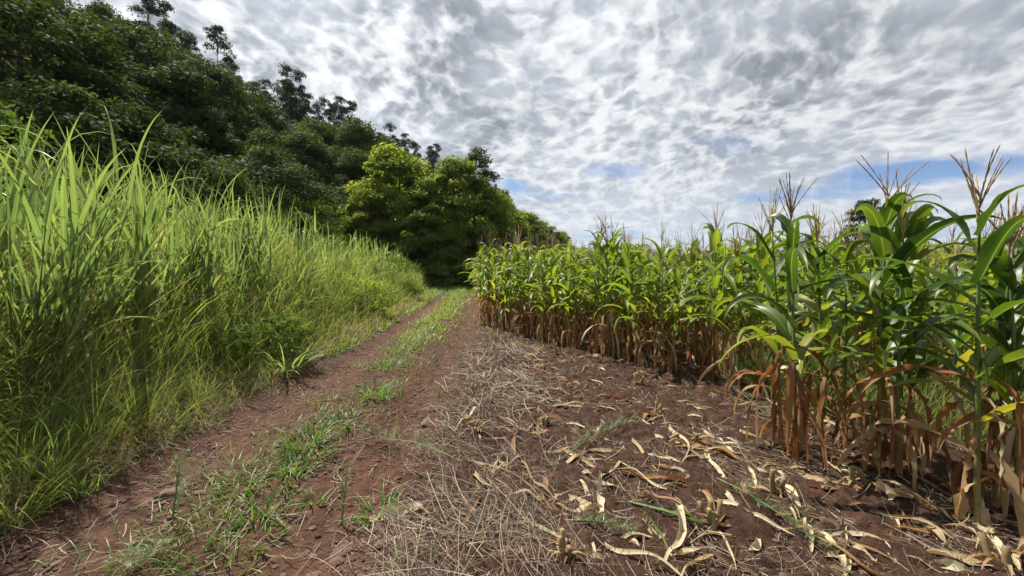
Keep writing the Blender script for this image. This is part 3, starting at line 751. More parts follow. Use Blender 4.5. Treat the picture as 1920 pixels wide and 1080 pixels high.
for (px, py, dx, hgt, lab) in [(.9, 3.5, .30, 1.05, 'pale grass plume bending right in the bank grass at the left edge'), (.8, 4.1, .35, 1.0, 'pale seed plume rising slantwise in front of the dark grass at left'), (.7, 5.0, -.15, .95, 'thin pale seed plume in the middle of the near bank'), (.6, 6.4, .15, .9, 'small white seed plume near the leafy weed on the bank'), (1.0, 4.6, .1, 1.25, 'tall pale seed plume left of the thin one on the bank')]:
    p = np.array([float(toe(py))-px, py, 0]); p[2] = float(gz(p[0], p[1]))
    clump('grass_plume', lab, 'grass plume', lambda mb: feathery(mb, p+np.array([0, 0, hgt*.0]), p+np.array([dx, -.15, hgt]), 22, .05, .05, .95, .004, .0025, .68), M['straw'], 'pale seed plumes on the bank')
for (px, py, hgt, n, L, lab) in [
    (322, 985, .36, 22, .16, 'tall thin standing weed in front of the left bank'),
    (822, 755, .24, 14, .10, 'small leafy weed standing at the edge of the right rut'),
    (862, 690, .26, 16, .12, 'bushy little weed farther along the edge of the right rut'),
    (818, 690, .22, 12, .10, 'slim weed left of the bushy one along the right rut'),
    (640, 985, .34, 14, .14, 'sparse straw coloured weed standing on red soil in the lower middle')]:
    p = P(px, py)
    clump('standing_weed', lab, 'weed', lambda mb: feathery(mb, p, p+np.array([.03, .02, hgt]), n, L, 0, .5, .0036), M['weed'], 'weeds standing by the track')
# ------------------------------------------------------------------ straw, fallen leaves, stubs, stones
def straw():
    mb = MB()
    n = 60000
    y = logy(n, 1.55, 11); x = U(-1.3, 4.8, n)
    x0 = rut_r(y)
    band = np.exp(-((x-(-.25+.03*y))/.55)**2)                              # the windrow beside the track
    pt = fbm(x*1.8, y*1.8, 3, 61)
    dens = (.36+.36*band*sm(.47, .60, pt+.04)+.35*sm(.5, .7, pt))*sm(.15, .5, x-x0)
    keep = U(0, 1, n) < dens; x, y, pt, band = x[keep], y[keep], pt[keep], band[keep]; k = len(x)
    az = np.where(U(0, 1, k) < .5, 2.2+rng.normal(0, .5, k), U(0, 6.28, k))
    lift = .006+.05*band*U(0, 1, k)
    ribbons(mb, on_ground(x, y, lift), az, rng.normal(.02, .16, k), rng.normal(.05, .45, k), U(.06, .42, k)*(.6+.6*band), .0032*np.clip(y/3, .8, 1.9)*U(.4, 1.4, k), 4, 2, drift=rng.normal(0, .45, k), prof='flat', twist0=rng.normal(0, .5, k), tint=np.clip(U(0, 1, k)**1.3, 0, 1))
    # chaff
    n = 40000
    y = logy(n, 1.5, 9); x = U(-1.2, 4.8, n); keep = U(0, 1, n) < sm(.0, .5, x-rut_r(y))*(.25+.75*sm(.35, .6, fbm(x*2.5, y*2.5, 3, 64))); x, y = x[keep], y[keep]; k = len(x)
    ribbons(mb, on_ground(x, y, .012), U(0, 6.28, k), rng.normal(.05, .25, k), rng.normal(0, .6, k), U(.015, .09, k), U(.0025, .007, k), 2, 2, prof='grass', drift=rng.normal(0, .9, k), twist0=rng.normal(0, .6, k), tint=U(0, 1, k)**1.4)
    # a little on the track and the dry foot of the bank
    n = 7000
    y = logy(n, 1.4, 9); x = rut_l(y)+U(-.75, 2.1, n); keep = U(0, 1, n) < .25+.75*np.exp(-((x-rut_l(y)+.45)/.25)**2); x, y = x[keep], y[keep]; k = len(x)
    ribbons(mb, on_ground(x, y, .01), U(0, 6.28, k), rng.normal(.04, .15, k), rng.normal(0, .3, k), U(.03, .20, k), U(.0025, .005, k), 3, 2, prof='flat', drift=rng.normal(0, .6, k), tint=U(.05, .85, k))
    tag(mb.build('straw', M['straw']), 'dry grey straw and chaff strewn over the harvested strip', 'straw', kind='stuff')
straw()
def ground_leaf(p, q, w, hump=.03, curl=.5, tint=.5, wig=.04, twist=.6, name='fallen_leaf', S=16, K=5, prof='dry'):
    p, q = np.asarray(p, float), np.asarray(q, float)
    t = np.linspace(0, 1, S+1); d = q[:2]-p[:2]; L = np.hypot(*d); d = d/(L+1e-6); nrm = np.array([-d[1], d[0]])
    ph, ph2 = random.uniform(0, 6.28), random.uniform(0, 6.28)
    off = wig*L*np.sin(t*random.uniform(3, 7)+ph)
    c = p[None, :2]+np.outer(t*L, d)+np.outer(off, nrm)
    z = gz(c[:, 0], c[:, 1])+.010+hump*np.abs(np.sin(t*PI*random.choice([1, 1, 2])+.15*math.sin(ph)))*(.6+.4*np.sin(t*9+ph2))+(p[2]-gz(p[0], p[1]))*(1-t)+(q[2]-gz(q[0], q[1]))*t
    C = np.column_stack([c, z])
    T = np.gradient(C, axis=0); T /= np.linalg.norm(T, axis=1, keepdims=True)
    side = np.cross(T, [0, 0, 1.]); side /= np.linalg.norm(side, axis=1, keepdims=True); up = np.cross(side, T)
    th = twist*np.sin(t*random.uniform(2, 6)+ph2)+random.gauss(0, .25)
    s2 = side*np.cos(th)[:, None]+up*np.sin(th)[:, None]; u2 = up*np.cos(th)[:, None]-side*np.sin(th)[:, None]
    ww = wprof(t, prof)*w*.5*(.7+.5*np.abs(np.sin(t*random.uniform(3, 6)+ph)))
    u = np.linspace(-1, 1, K)
    X = C[:, None]+s2[:, None]*(ww[:, None]*u)[..., None]+u2[:, None]*((ww*curl*(1+.5*np.sin(t*11+ph)))[:, None]*u**2)[..., None]
    X[..., 2] = np.maximum(X[..., 2], gz(X[..., 0], X[..., 1])+.004)
    o0 = X.reshape(-1, 3).mean(0); o0[2] = float(gz(o0[0], o0[1]))
    mb = MB(); i = np.arange(S)[:, None]*K+np.arange(K-1)[None]
    UV = np.empty((S+1, K, 2)); UV[..., 0] = u*.5+.5; UV[..., 1] = t[:, None]
    mb.add(X-o0, np.stack([i, i+1, i+K+1, i+K], -1), UV, np.clip(tint+.08*np.sin(t*7+ph), 0, 1).repeat(K))
    o = mb.build(name, M['litter']); o.location = o0
    return o
A6 = lambda x, y: (700+x/2.455, 640+y/2.455)
A5 = lambda x, y: (1300+x/2.455, 640+y/2.455)
CR, TN, OR, BR, GY = .93, .66, .28, .08, .8
GL = 'dry corn leaves dropped on the harvested soil'
LEAVES = [
 (A6, 575, 285, 745, 290, .05, .03, OR, 'long rust orange leaf lying crosswise halfway up the harvested strip'),
 (A6, 740, 290, 815, 265, .035, .03, TN, 'tan leaf continuing the tip of the long rust orange one'),
 (A6, 740, 345, 940, 370, .05, .03, OR, 'orange tan leaf lying crosswise below the long rust orange one'),
 (A6, 840, 310, 1020, 295, .05, .03, TN, 'wide tan leaf lying right of the two crosswise orange ones'),
 (A6, 720, 155, 800, 160, .07, .04, OR, 'short orange leaf far up the harvested strip'),
 (A6, 850, 185, 940, 185, .05, .03, OR, 'second short orange leaf far up the strip, right of the first'),
 (A6, 420, 615, 560, 575, .045, .03, OR, 'orange tinted leaf lying beside the root end of the pulled feathery weed'),
 (A6, 20, 825, 195, 775, .10, .05, CR, 'broad cream leaf cupped over bare soil at the edge of the straw'),
 (A6, 570, 590, 690, 545, .035, .05, CR, 'thin cream leaf arching over straw left of the middle'),
 (A6, 880, 570, 1000, 515, .045, .05, GY, 'cream leaf rising beside the wilted feathery weed'),
 (A6, 1000, 515, 1220, 525, .035, .03, TN, 'long thin tan leaf lying crosswise above the middle'),
 (A6, 960, 545, 1030, 610, .03, .02, TN, 'small bent tan leaf under the thin crosswise one'),
 (A6, 960, 660, 990, 770, .035, .06, CR, 'narrow cream leaf looping down left of the upright pale one'),
 (A6, 1040, 800, 1070, 650, .055, .10, CR, 'pale cream leaf standing up in a loop in the middle of the litter'),
 (A6, 1070, 640, 1130, 560, .03, .05, TN, 'thin tan leaf leaning up from the looped pale one'),
 (A6, 1180, 615, 1340, 640, .045, .04, OR, 'brown orange leaf stretched crosswise right of the looped pale one'),
 (A6, 1340, 640, 1550, 680, .045, .04, OR, 'long brown orange leaf twisting to the right across the soil'),
 (A6, 840, 730, 1180, 880, .075, .03, TN, 'largest tan leaf lying slantwise in the lower middle'),
 (A6, 1070, 745, 1250, 745, .065, .03, GY, 'wide straw coloured leaf lying on the green stalk'),
 (A6, 980, 700, 1060, 740, .03, .02, TN, 'short tan leaf between the largest leaf and the looped one'),
 (A6, 1270, 860, 1310, 920, .03, .02, TN, 'small folded leaf under the fallen green stalk'),
 (A6, 1375, 990, 1425, 800, .05, .10, CR, 'cream leaf standing up in a twist beside the fallen green stalk'),
 (A6, 1390, 995, 1485, 965, .04, .02, CR, 'cream leaf tip lying flat at the foot of the twisted one'),
 (A6, 945, 770, 975, 850, .03, .04, CR, 'narrow cream leaf hanging over the end of the largest leaf'),
 (A6, 920, 980, 965, 870, .03, .06, GY, 'greenish cream leaf rising from the lower stub'),
 (A6, 995, 880, 1010, 1000, .03, .05, CR, 'cream leaf strip running down towards the bottom stub'),
 (A6, 850, 870, 855, 960, .025, .04, CR, 'narrow upright leaf strip left of the bottom stub'),
 (A6, 990, 1005, 1150, 1045, .045, .03, TN, 'wavy tan leaf at the bottom right of the stub'),
 (A6, 470, 1050, 690, 965, .035, .03, TN, 'long tan leaf along the bottom edge over straw'),
 (A6, 1200, 930, 1245, 1050, .03, .05, CR, 'thin cream leaf curving down near the bottom edge'),
 (A6, 395, 400, 480, 335, .045, .12, CR, 'cream leaf bent over like a hook beside a clod'),
 (A6, 460, 390, 490, 470, .03, .05, CR, 'white leaf scrap hanging from the hooked leaf'),
 (A6, 410, 390, 570, 395, .035, .05, TN, 'tan leaf stretched right from the hooked leaf'),
 (A6, 600, 200, 615, 260, .045, .05, CR, 'pale leaf far up along the windrow of straw'),
 (A6, 1180, 450, 1300, 570, .04, .04, TN, 'tan leaf running down the soil right of the wilted weed'),
 (A6, 1390, 410, 1440, 520, .035, .05, CR, 'bent cream leaf in front of the corn stubs at right of middle'),
 (A6, 1380, 470, 1520, 540, .035, .03, TN, 'tan leaf lying from the bent cream leaf towards the right'),
 (A6, 1330, 580, 1430, 610, .035, .03, TN, 'small wavy tan leaf above the brown orange one'),
 (A6, 1240, 720, 1305, 740, .07, .07, BR, 'curled red brown leaf scrap right of the looped pale leaf'),
 (A6, 1040, 130, 1090, 165, .05, .04, CR, 'pale leaf lying close under the corn front row'),
 (A6, 745, 430, 830, 420, .05, .04, TN, 'dry tan leaf bunch lying under the crosswise orange leaves'),
 (A6, 1045, 260, 1170, 280, .06, .05, OR, 'orange leaf heap below the corn front row'),
 (A6, 185, 830, 265, 780, .05, .05, BR, 'brown leaf behind the broad cupped cream one'),
 (A5, 30, 470, 110, 510, .05, .05, OR, 'orange leaf pointing down to the double rust leaf'),
 (A5, 110, 505, 265, 590, .06, .05, OR, 'rust leaf lying slantwise left of the first tall corn pair'),
 (A5, 120, 465, 170, 510, .05, .05, CR, 'cream leaf lying on top of the slanting rust leaf'),
 (A5, 85, 515, 120, 640, .04, .05, CR, 'cream leaf falling straight down beside the rust leaf'),
 (A5, 0, 680, 85, 670, .05, .05, OR, 'small orange brown leaf tip by the feathery weed root'),
 (A5, 135, 710, 190, 780, .045, .05, CR, 'curved cream leaf beside the root of the long feathery weed'),
 (A5, 265, 600, 280, 680, .035, .05, CR, 'short pale strip above the double cut stub'),
 (A5, 280, 680, 390, 730, .03, .04, TN, 'thin tan strip leading to the double cut stub'),
 (A5, 415, 695, 510, 860, .07, .05, CR, 'long cream leaf running down from the cut stub at right'),
 (A5, 510, 860, 545, 960, .045, .04, GY, 'greenish cream leaf end by the feathery weed tip'),
 (A5, 590, 910, 690, 1030, .065, .05, CR, 'broad cream leaf below the round red stone'),
 (A5, 690, 1030, 750, 1045, .05, .03, CR, 'cream leaf tip beyond the broad one at the bottom'),
 (A5, 650, 1060, 720, 1075, .06, .03, CR, 'pale leaf cut by the bottom edge of the picture'),
 (A5, 720, 940, 850, 1040, .035, .04, TN, 'thin tan leaf right of the round red stone'),
 (A5, 360, 575, 500, 620, .04, .04, TN, 'tan leaf lying in front of the first tall corn pair'),
 (A5, 500, 620, 690, 700, .05, .04, TN, 'long tan leaf lying slantwise before the upright double stub'),
 (A5, 530, 690, 700, 710, .09, .05, OR, 'wide brown leaf heap left of the upright double stub'),
 (A5, 865, 720, 1010, 740, .12, .06, TN, 'big folded tan husk leaf right of the upright double stub'),
 (A5, 1010, 740, 1100, 780, .05, .04, OR, 'brown tail of the big folded husk leaf'),
 (A5, 1010, 840, 1115, 850, .03, .02, GY, 'thin greenish leaf in the shade of the big near plant'),
 (A5, 1090, 870, 1180, 960, .05, .05, TN, 'curled tan leaf in the shade near the lower right corner'),
 (A5, 1110, 990, 1420, 1060, .06, .04, TN, 'long pale leaf reaching the corner stub at lower right'),
 (A5, 1130, 1035, 1260, 1078, .06, .03, CR, 'cream leaf at the bottom edge beneath the long pale one'),
 (A5, 1420, 1020, 1360, 800, .06, .06, CR, 'tall pale leaf leaning against the foot of the big near plant'),
 (A5, 1145, 720, 1180, 745, .05, .03, CR, 'small bright scrap between the near corn plants'),
 (A5, 270, 960, 310, 920, .04, .04, CR, 'small pale scrap left of the feathery weed tip'),
 (A5, 130, 890, 180, 1030, .015, .03, CR, 'white stringy strip curling down the bare soil'),
 (A5, 1000, 600, 1030, 640, .05, .03, CR, 'pale scrap at the foot of the rust skirted corn plant'),
 (A5, 30, 215, 200, 270, .06, .04, OR, 'orange tan leaf at the foot of the corn row at right of middle'),
]
for (A, x1, y1, x2, y2, w, hump, tint, lab) in LEAVES:
    p, q = P(*A(x1, y1)), P(*A(x2, y2)); e_ = (q-p)*.22; p, q = p-e_, q+e_; p[2], q[2] = gz(p[0], p[1]), gz(q[0], q[1])
    o = ground_leaf(p, q, w*1.0, hump*(1 if hump > .08 else .5), random.uniform(.2, .9), tint+random.gauss(0, .04), random.uniform(.03, .07), random.uniform(.3, 1.0))
    tag(o, lab, 'fallen leaf', GL)
# unremarkable scraps
rs = [('cream', CR, 'small pale scrap of dry corn leaf among the straw'), ('tan', TN, 'small tan scrap of dry corn leaf among the straw'), ('orange', OR, 'small orange brown scrap of dry corn leaf among the straw')]
for _ in range(110):
    y = 1.9*math.exp(random.random()*math.log(10/1.9)); x = random.uniform(-.9, 3.2)
    if x < float(rut_r(y))+.75 or x+.8*y*.0 > 3.0: continue
    e = (np.array([x, y])-F0)@FIELD_N
    if e > .1 and x > -.8: continue
    a = random.uniform(0, 6.28); L = random.uniform(.07, .34)
    c, tn, lab = random.choice(rs)
    o = ground_leaf((x, y, float(gz(x, y))), (x+math.cos(a)*L, y+math.sin(a)*L, float(gz(x+math.cos(a)*L, y+math.sin(a)*L))), random.uniform(.010, .032), random.uniform(.005, .04), random.uniform(.2, .9), tn+random.gauss(0, .08), .06, random.uniform(.3, 1.2), 'leaf_scrap', 9, 3)
    tag(o, lab, 'leaf scrap', 'small scraps of dry corn leaf')
# long narrow strips, much alike
for _ in range(270):
    y = 1.75*math.exp(random.random()*math.log(10.5/1.75)); x = random.uniform(-.8, 3.0)
    if x < float(rut_r(y))+.55 or (np.array([x, y])-F0)@FIELD_N > -.1: continue
    a = random.choice([random.uniform(0, 6.28), random.gauss(-.4, .4)]); L = random.uniform(.24, .58)
    c, tn, lab = random.choice([('cream', CR, 'long narrow strip of pale dry corn leaf twisted on the soil'), ('tan', TN, 'long narrow strip of tan dry corn leaf twisted on the soil'), ('brown', .45, 'long narrow strip of brownish dry corn leaf twisted on the soil')])
    o = ground_leaf((x, y, float(gz(x, y))), (x+math.cos(a)*L, y+math.sin(a)*L, float(gz(x+math.cos(a)*L, y+math.sin(a)*L))), random.uniform(.016, .042)*max(1, y/5), random.uniform(.01, .05), random.uniform(.2, .9), tn+random.gauss(0, .08), random.uniform(.05, .12), random.uniform(.4, 1.3), 'leaf_strip', 16, 5)
    tag(o, lab, 'leaf strip', 'long strips of dry corn leaf')
# the fallen green stalk with its leaf
t_ = thing('cut_corn_stalk', 'fresh green corn stalk lying on the soil with one long green leaf', 'corn stalk', tuple(P(1250, 965)))
o0 = P(1250, 965)
a, b = P(1180, 950)-o0+[0, 0, .03], P(1318, 992)-o0+[0, 0, .03]
mb = MB(); tube(mb, [a, (a+b)/2+[0, 0, .01], b], [.008, .011, .012], 8, .15); mb.build('stalk', M['stalk'], t_)
for (u, v, w) in (((1195, 955), (1265, 1050), .035), ((1230, 962), (1330, 985), .03)):
    o = ground_leaf(P(*u), P(*v), w, .03, .6, .4, .03, .5, 'leaf', prof='corn'); o.data.materials[0] = M['corn']; o.parent = t_; o.location = o.location-Vector(o0)
# stubs of cut stalks
def stub(px, py, n, hgt, lab, lean=.2):
    p = P(px, py); t = thing('corn_stub', lab, 'corn stub', tuple(p), 0, 'cut corn stubs in the harvested strip')
    for k in range(n):
        a = random.uniform(0, 6.28); r = random.uniform(.01, .05) if n > 1 else 0
        mb = MB(); b = np.array([math.cos(a)*r, math.sin(a)*r, -.03]); h_ = hgt*random.uniform(.7, 1.15)
        d = np.array([random.gauss(0, lean), random.gauss(0, lean), 1])
        s = np.linspace(0, 1, 5)[:, None]
        tube(mb, b+d*s*(h_+.03), [.017, .0155, .0165, .0145, .014], 8, np.concatenate([[.95]*8, [.9]*8, [.8]*8, [.75]*8, [.7]*8, [1.]*8]))
        mb.build('cut_stalk', M['stub'], t)
        mb = MB(); k2 = 3
        ribbons(mb, np.repeat(b[None]+[0, 0, h_*.5], k2, 0), U(0, 6.28, k2), U(.6, 1.4, k2), U(1.0, 2.6, k2), U(.06, .16, k2), U(.012, .026, k2), 6, 3, twist=U(-1, 1, k2), fold=.6, prof='dry', tint=U(.2, .8, k2), zmin=-.01, power=1)
        mb.build('dry_sheath', M['corn_dry'], t)
for a in [(1335, 985, 5, .13, 'large splayed cluster of cut corn stubs right of the fallen green stalk'), (1455, 925, 2, .16, 'pair of cut stubs at the head of the long cream leaf'), (1615, 915, 2, .15, 'upright clean cut double stub beside the big folded husk'),
          (1063, 1050, 3, .12, 'cut stub cluster near the bottom middle edge'), (1885, 1072, 2, .12, 'greenish cut stub in the lower right corner'), (1238, 775, 3, .12, 'ragged stub with pale leaf scraps right of the wilted weed'),
          (1308, 832, 3, .12, 'dark stub cluster left of the first tall corn pair'), (1195, 725, 2, .13, 'slim dark stub before the corn front row'), (1040, 668, 2, .26, 'tall stub wrapped in a dry leaf in front of the corn row'),
          (886, 742, 2, .14, 'thin dry stub on the edge between track and straw'), (1022, 800, 3, .12, 'stub with dry leaf bunch in the middle of the strip'), (888, 812, 3, .10, 'stub under the hooked cream leaf')]:
    stub(*a)
# stones
def rock(name, x, y, r, label, group, sink=.35, flat=.6):
    bm = bmesh.new(); bmesh.ops.create_icosphere(bm, subdivisions=3, radius=1)
    sd = random.uniform(0, 99); an = [(Vector((random.gauss(0, 1), random.gauss(0, 1), random.gauss(0, 1))).normalized(), random.uniform(.45, .85)) for _ in range(14)]
    for v in bm.verts:
        p = v.co.copy()
        for nn, dd in an:
            e = p.dot(nn)
            if e > dd: p -= nn*(e-dd)*.95
        p *= 1+.10*(float(fbm(p.x*2+sd, p.y*2+p.z*3, 3, 7))-.5)
        v.co = Vector((p.x*r*1.2, p.y*r, p.z*r*flat))
    for f in bm.faces: f.smooth = False
    me = bpy.data.meshes.new(name); bm.to_mesh(me); bm.free(); me.materials.append(M['rock'])
    o = inst(name, me); o.location = (x, y, float(gz(x, y))+r*flat*(1-2*sink)*.5); o.rotation_euler = (random.gauss(0, .2), random.gauss(0, .2), random.uniform(0, 6.28))
    return tag(o, label, 'stone', group)
for (px, py, r, lab) in [(806, 795, .085, 'large dark red stone on the clods right of the track'), (667, 1022, .045, 'pale squared stone at the bottom of the right rut'), (1555, 985, .055, 'red stone half sunk in the soil at lower right'),
        (1577, 1024, .05, 'round red stone just below the half sunk one'), (776, 908, .035, 'squared red brown clod beside the bare patch'), (776, 1003, .035, 'red clod under the straw at bottom'), (327, 927, .07, 'flat red stone in the left rut'),
        (640, 1040, .055, 'flat pale stone sunk in the bottom of the track'), (1303, 805, .035, 'small dark stone before the corn row'), (862, 845, .035, 'grey stone beside the pulled weed'), (387, 872, .03, 'pale angular stone in the left rut, near the bank'),
        (352, 898, .03, 'angular stone in the left rut in front of the pale one'), (398, 892, .03, 'small reddish stone right of the angular one'), (417, 885, .028, 'small stone at the right end of the rut stones'), (298, 912, .03, 'stone at the left end of the rut stones'),
        (292, 962, .04, 'buried red stone below the rut stones'), (628, 1056, .04, 'low flat stone at the bottom edge of the track'), (1440, 835, .03, 'little stone near the first tall corn pair'), (820, 770, .03, 'clod above the large dark stone'), (780, 812, .035, 'clod left below the large dark stone'), (590, 1030, .03, 'small red stone on the bare bottom of the track'), (255, 1020, .04, 'flat red slab in the lower left rut')]:
    p = P(px, py); rock('stone', p[0], p[1], r, lab, 'stones on the soil')
def gravel():
    bm = bmesh.new(); bmesh.ops.create_icosphere(bm, subdivisions=1, radius=1)
    V0 = np.array([v.co[:] for v in bm.verts]); F0_ = np.array([[v.index for v in f.verts] for f in bm.faces]); bm.free()
    n = 9000
    y = logy(n, 1.5, 12); x = np.where(U(0, 1, n) < .6, np.where(U(0, 1, n) < .5, rut_r(y), rut_l(y))+rng.normal(0, .3, n), U(-2.9, 3, n))
    V = []; 
    r = np.minimum(np.exp(rng.normal(-5.0, .60, n)), .024)
    for i in range(n):
        V.append(V0*(1+rng.uniform(-.3, .3, V0.shape))*[r[i]*1.3, r[i], r[i]*.85]+[x[i], y[i], float(gz(x[i], y[i]))+.004])
    mb = MB()
    q = np.column_stack([F0_, F0_[:, 2]]) 
    V = np.concatenate(V); 
    me = bpy.data.meshes.new('gravel'); Fq = (F0_[None]+(np.arange(n)*len(V0))[:, None, None]).reshape(-1, 3)
    me.vertices.add(len(V)); me.vertices.foreach_set('co', V.astype(np.float32).ravel()); me.loops.add(Fq.size); me.loops.foreach_set('vertex_index', Fq.ravel().astype(np.int32))
    me.polygons.add(len(Fq)); me.polygons.foreach_set('loop_start', (np.arange(len(Fq))*3).astype(np.int32)); me.polygons.foreach_set('use_smooth', np.zeros(len(Fq), bool)); me.materials.append(M['rock']); me.update(calc_edges=True)
    tag(inst('gravel', me), 'small red stones and crumbs of soil scattered along the wheel ruts', 'gravel', kind='stuff')
gravel()
# ------------------------------------------------------------------ trees
def tree_meshes(seed, h, R, leaf, n_cl, per, mat, bark='bark', base=.18, shape='round', trunk_r=.16, cl_r=(.8, 1.5), droop=.2):
    """(trunk mesh, crown mesh): tapered trunk and limbs; a crown of leaf clumps with gaps between them"""
    r = np.random.default_rng(seed)
    C = []
    for _ in range(n_cl*6):
        d = r.normal(0, 1, 3); d /= np.linalg.norm(d)
        if d[2] < -.75: continue
        u = r.uniform(.45, 1.0)**.5
        if shape == 'round':   c = np.array([d[0]*R*u, d[1]*R*u, h*(base+(1-base)*(.5+.48*d[2]*u))])
        elif shape == 'dome':  c = np.array([d[0]*R*u, d[1]*R*u, h*max(.05, (.35+.6*d[2]*u))])
        elif shape == 'tall':
            z = r.uniform(base, 1); w = R*math.sin(PI*min(1, (z-base)/(1-base)*.82+.16))**.7; a = r.uniform(0, 6.28); u = r.uniform(.2, 1)**.5
            c = np.array([math.cos(a)*w*u, math.sin(a)*w*u, h*z*.96])
        elif shape == 'cone':
            z = r.uniform(base, 1); w = R*(1.02-(z-base)/(1-base))**.8; a = r.uniform(0, 6.28); u = r.uniform(.35, 1)
            c = np.array([math.cos(a)*w*u, math.sin(a)*w*u, h*z*.98])
        if all(np.linalg.norm((c-q)*[1, 1, 1.2]) > cl_r[0]*.72 for q in C): C.append(c)
        if len(C) >= n_cl: break
    C = np.array(C); n = len(C)
    tm = MB()
    bend = r.normal(0, .03, 2)*h
    zt = np.linspace(-.4, h*.82, 9); tp = np.stack([bend[0]*np.sin(zt/h*2), bend[1]*np.sin(zt/h*2.4), zt], -1)
    tube(tm, tp, np.interp(zt/h, [-.1, .03, .5, .85], [1.35, 1.0, .6, .15])*trunk_r, 8, .5)
    for c in C[r.permutation(n)[:min(n, 26)]]:
        z0 = np.clip(c[2]-np.hypot(c[0], c[1])*r.uniform(.5, .9), h*base*.55, h*.78)
        b = np.array([np.interp(z0, zt, tp[:, 0]), np.interp(z0, zt, tp[:, 1]), z0])
        mid = (b+c)/2+np.array([0, 0, .08*np.linalg.norm(c-b)])
        tube(tm, [b, mid, c], [trunk_r*.32, trunk_r*.2, trunk_r*.06], 5, .5)
    cm = MB()
    cr = r.uniform(cl_r[0], cl_r[1], n)
    N = n*per
    d = r.normal(0, 1, (N, 3)); d /= np.linalg.norm(d, axis=1, keepdims=True)
    d[:, 2] = np.where(d[:, 2] < -.3, -d[:, 2]*.6, d[:, 2])
    rad = r.uniform(.35, 1.08, N)**.6*(1+.25*r.normal(0, 1, N)*(r.random(N) < .12))
    ci = np.repeat(np.arange(n), per)
    p = C[ci]+d*(rad*cr[ci])[:, None]*[1, 1, .72]
    out = p-np.array([0, 0, h*.5]); out /= np.linalg.norm(out, axis=1, keepdims=True)
    nor = d*.55+out*.35+np.array([0, 0, .55])+r.normal(0, .55, (N, 3)); nor /= np.linalg.norm(nor, axis=1, keepdims=True)
    ax = np.cross(nor, r.normal(0, 1, (N, 3))); ax[:, 2] -= droop; ax -= nor*(ax*nor).sum(1, keepdims=True); ax /= np.linalg.norm(ax, axis=1, keepdims=True)
    sd = np.cross(nor, ax)
    L = leaf*r.uniform(.65, 1.35, N)[:, None]; W = L*r.uniform(.36, .58, N)[:, None]
    V = np.stack([p-ax*L*.5, p+sd*W*.5-nor*L*.05, p+ax*L*.5-nor*L*.12, p-sd*W*.5-nor*L*.05], 1)
    UV = np.tile(np.array([[.5, 0], [1, .5], [.5, 1], [0, .5]]), (N, 1, 1))
    ct = np.clip(r.normal(.45, .18, n), 0, 1)
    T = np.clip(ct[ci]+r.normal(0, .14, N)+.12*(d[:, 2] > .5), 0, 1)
    cm.add(V, np.arange(N*4).reshape(-1, 4), UV, T.repeat(4))
    return tm.mesh('trunk', M[bark]), cm.mesh('crown', M[mat], smooth=False)
def plant_tree(name, label, cat, x, y, meshes, s=(1, 1, 1), group=None, sink=.1):
    t = thing(name, label, cat, (x, y, float(gz(x, y))-sink), random.uniform(0, 6.28), group, s)
    inst('trunk', meshes[0], t); inst('crown', meshes[1], t)
    return t
def at_px(px, y): return (px-960)/F*y
# the trees at the end of the lane
hero = tree_meshes(1, 11.2, 3.7, .27, 115, 300, 'hero', trunk_r=.2, base=-.02, shape='tall', cl_r=(.5, 1.35))
plant_tree('broadleaf_tree', 'yellow green sunlit tree at the end of the lane, brightest crown of all', 'tree', at_px(742, 32), 32, hero)
hero2 = tree_meshes(2, 10.6, 3.3, .26, 105, 300, 'hero2', trunk_r=.2, base=-.02, shape='tall', cl_r=(.5, 1.3))
plant_tree('broadleaf_tree', 'mid green bushy tree right of the yellow green one, hanging over the lane', 'tree', at_px(853, 31), 31, hero2)
hero3 = tree_meshes(3, 12.4, 2.5, .20, 50, 230, 'forest2', trunk_r=.17, base=.12, shape='tall', cl_r=(.55, 1.0))
plant_tree('broadleaf_tree', 'tall open dark tree with airy top branches against the sky, right of the lane', 'tree', at_px(898, 33), 33, hero3)
hero4 = tree_meshes(4, 9.2, 2.7, .26, 78, 270, 'hero2', trunk_r=.2, base=-.03, shape='tall', cl_r=(.7, 1.2))
plant_tree('broadleaf_tree', 'dark green tree at the right edge of the lane above the first corn tassels', 'tree', at_px(920, 36), 36, hero4)
plant_tree('broadleaf_tree', 'low dense tree filling the foot of the lane below the yellow green crown', 'tree', at_px(800, 33), 33.5, hero4, (1.1, 1.1, .62))
plant_tree('broadleaf_tree', 'bushy tree filling the middle between the yellow green and the mid green tree', 'tree', at_px(805, 29.5), 29.5, hero2, (.80, .80, .80))
plant_tree('broadleaf_tree', 'small leafy tree on the left shoulder of the yellow green one', 'tree', at_px(690, 30), 30, hero, (.62, .62, .60))
for k, (px, y, s, lab) in enumerate([(962, 48, .92, 'first tree of the green row running right from the lane'), (985, 54, .98, 'second tree of the green row behind the corn tassels'), (1008, 60, .95, 'third tree of the green row, rounded and pale'), (1030, 66, .92, 'fourth tree of the green row, lower than the others'), (1052, 74, .92, 'last tree of the green row before the open sky'), (940, 44, 1.0, 'dark tree joining the lane trees to the green row')]):
    plant_tree('row_tree', lab, 'tree', at_px(px, y), y, (hero2 if k % 2 else hero4), (s*1.05, s*1.05, s*(.92 if k % 2 else 1.08)), 'row of trees behind the corn')
far_tree = tree_meshes(6, 11.8, 2.9, .34, 70, 170, 'euca', trunk_r=.22, base=.10, shape='tall', cl_r=(.8, 1.25))
plant_tree('evergreen_tree', 'lone dark evergreen tree beyond the field between the tall near corn plants', 'tree', at_px(1625, 55), 55, far_tree)
plant_tree('bush', 'leafy bush closing off the lane beneath the mid green tree', 'bush', at_px(842, 28.5), 28.5, tree_meshes(19, 3.2, 1.5, .15, 26, 220, 'hero2', trunk_r=.05, base=.0, shape='dome', cl_r=(.45, .8)))
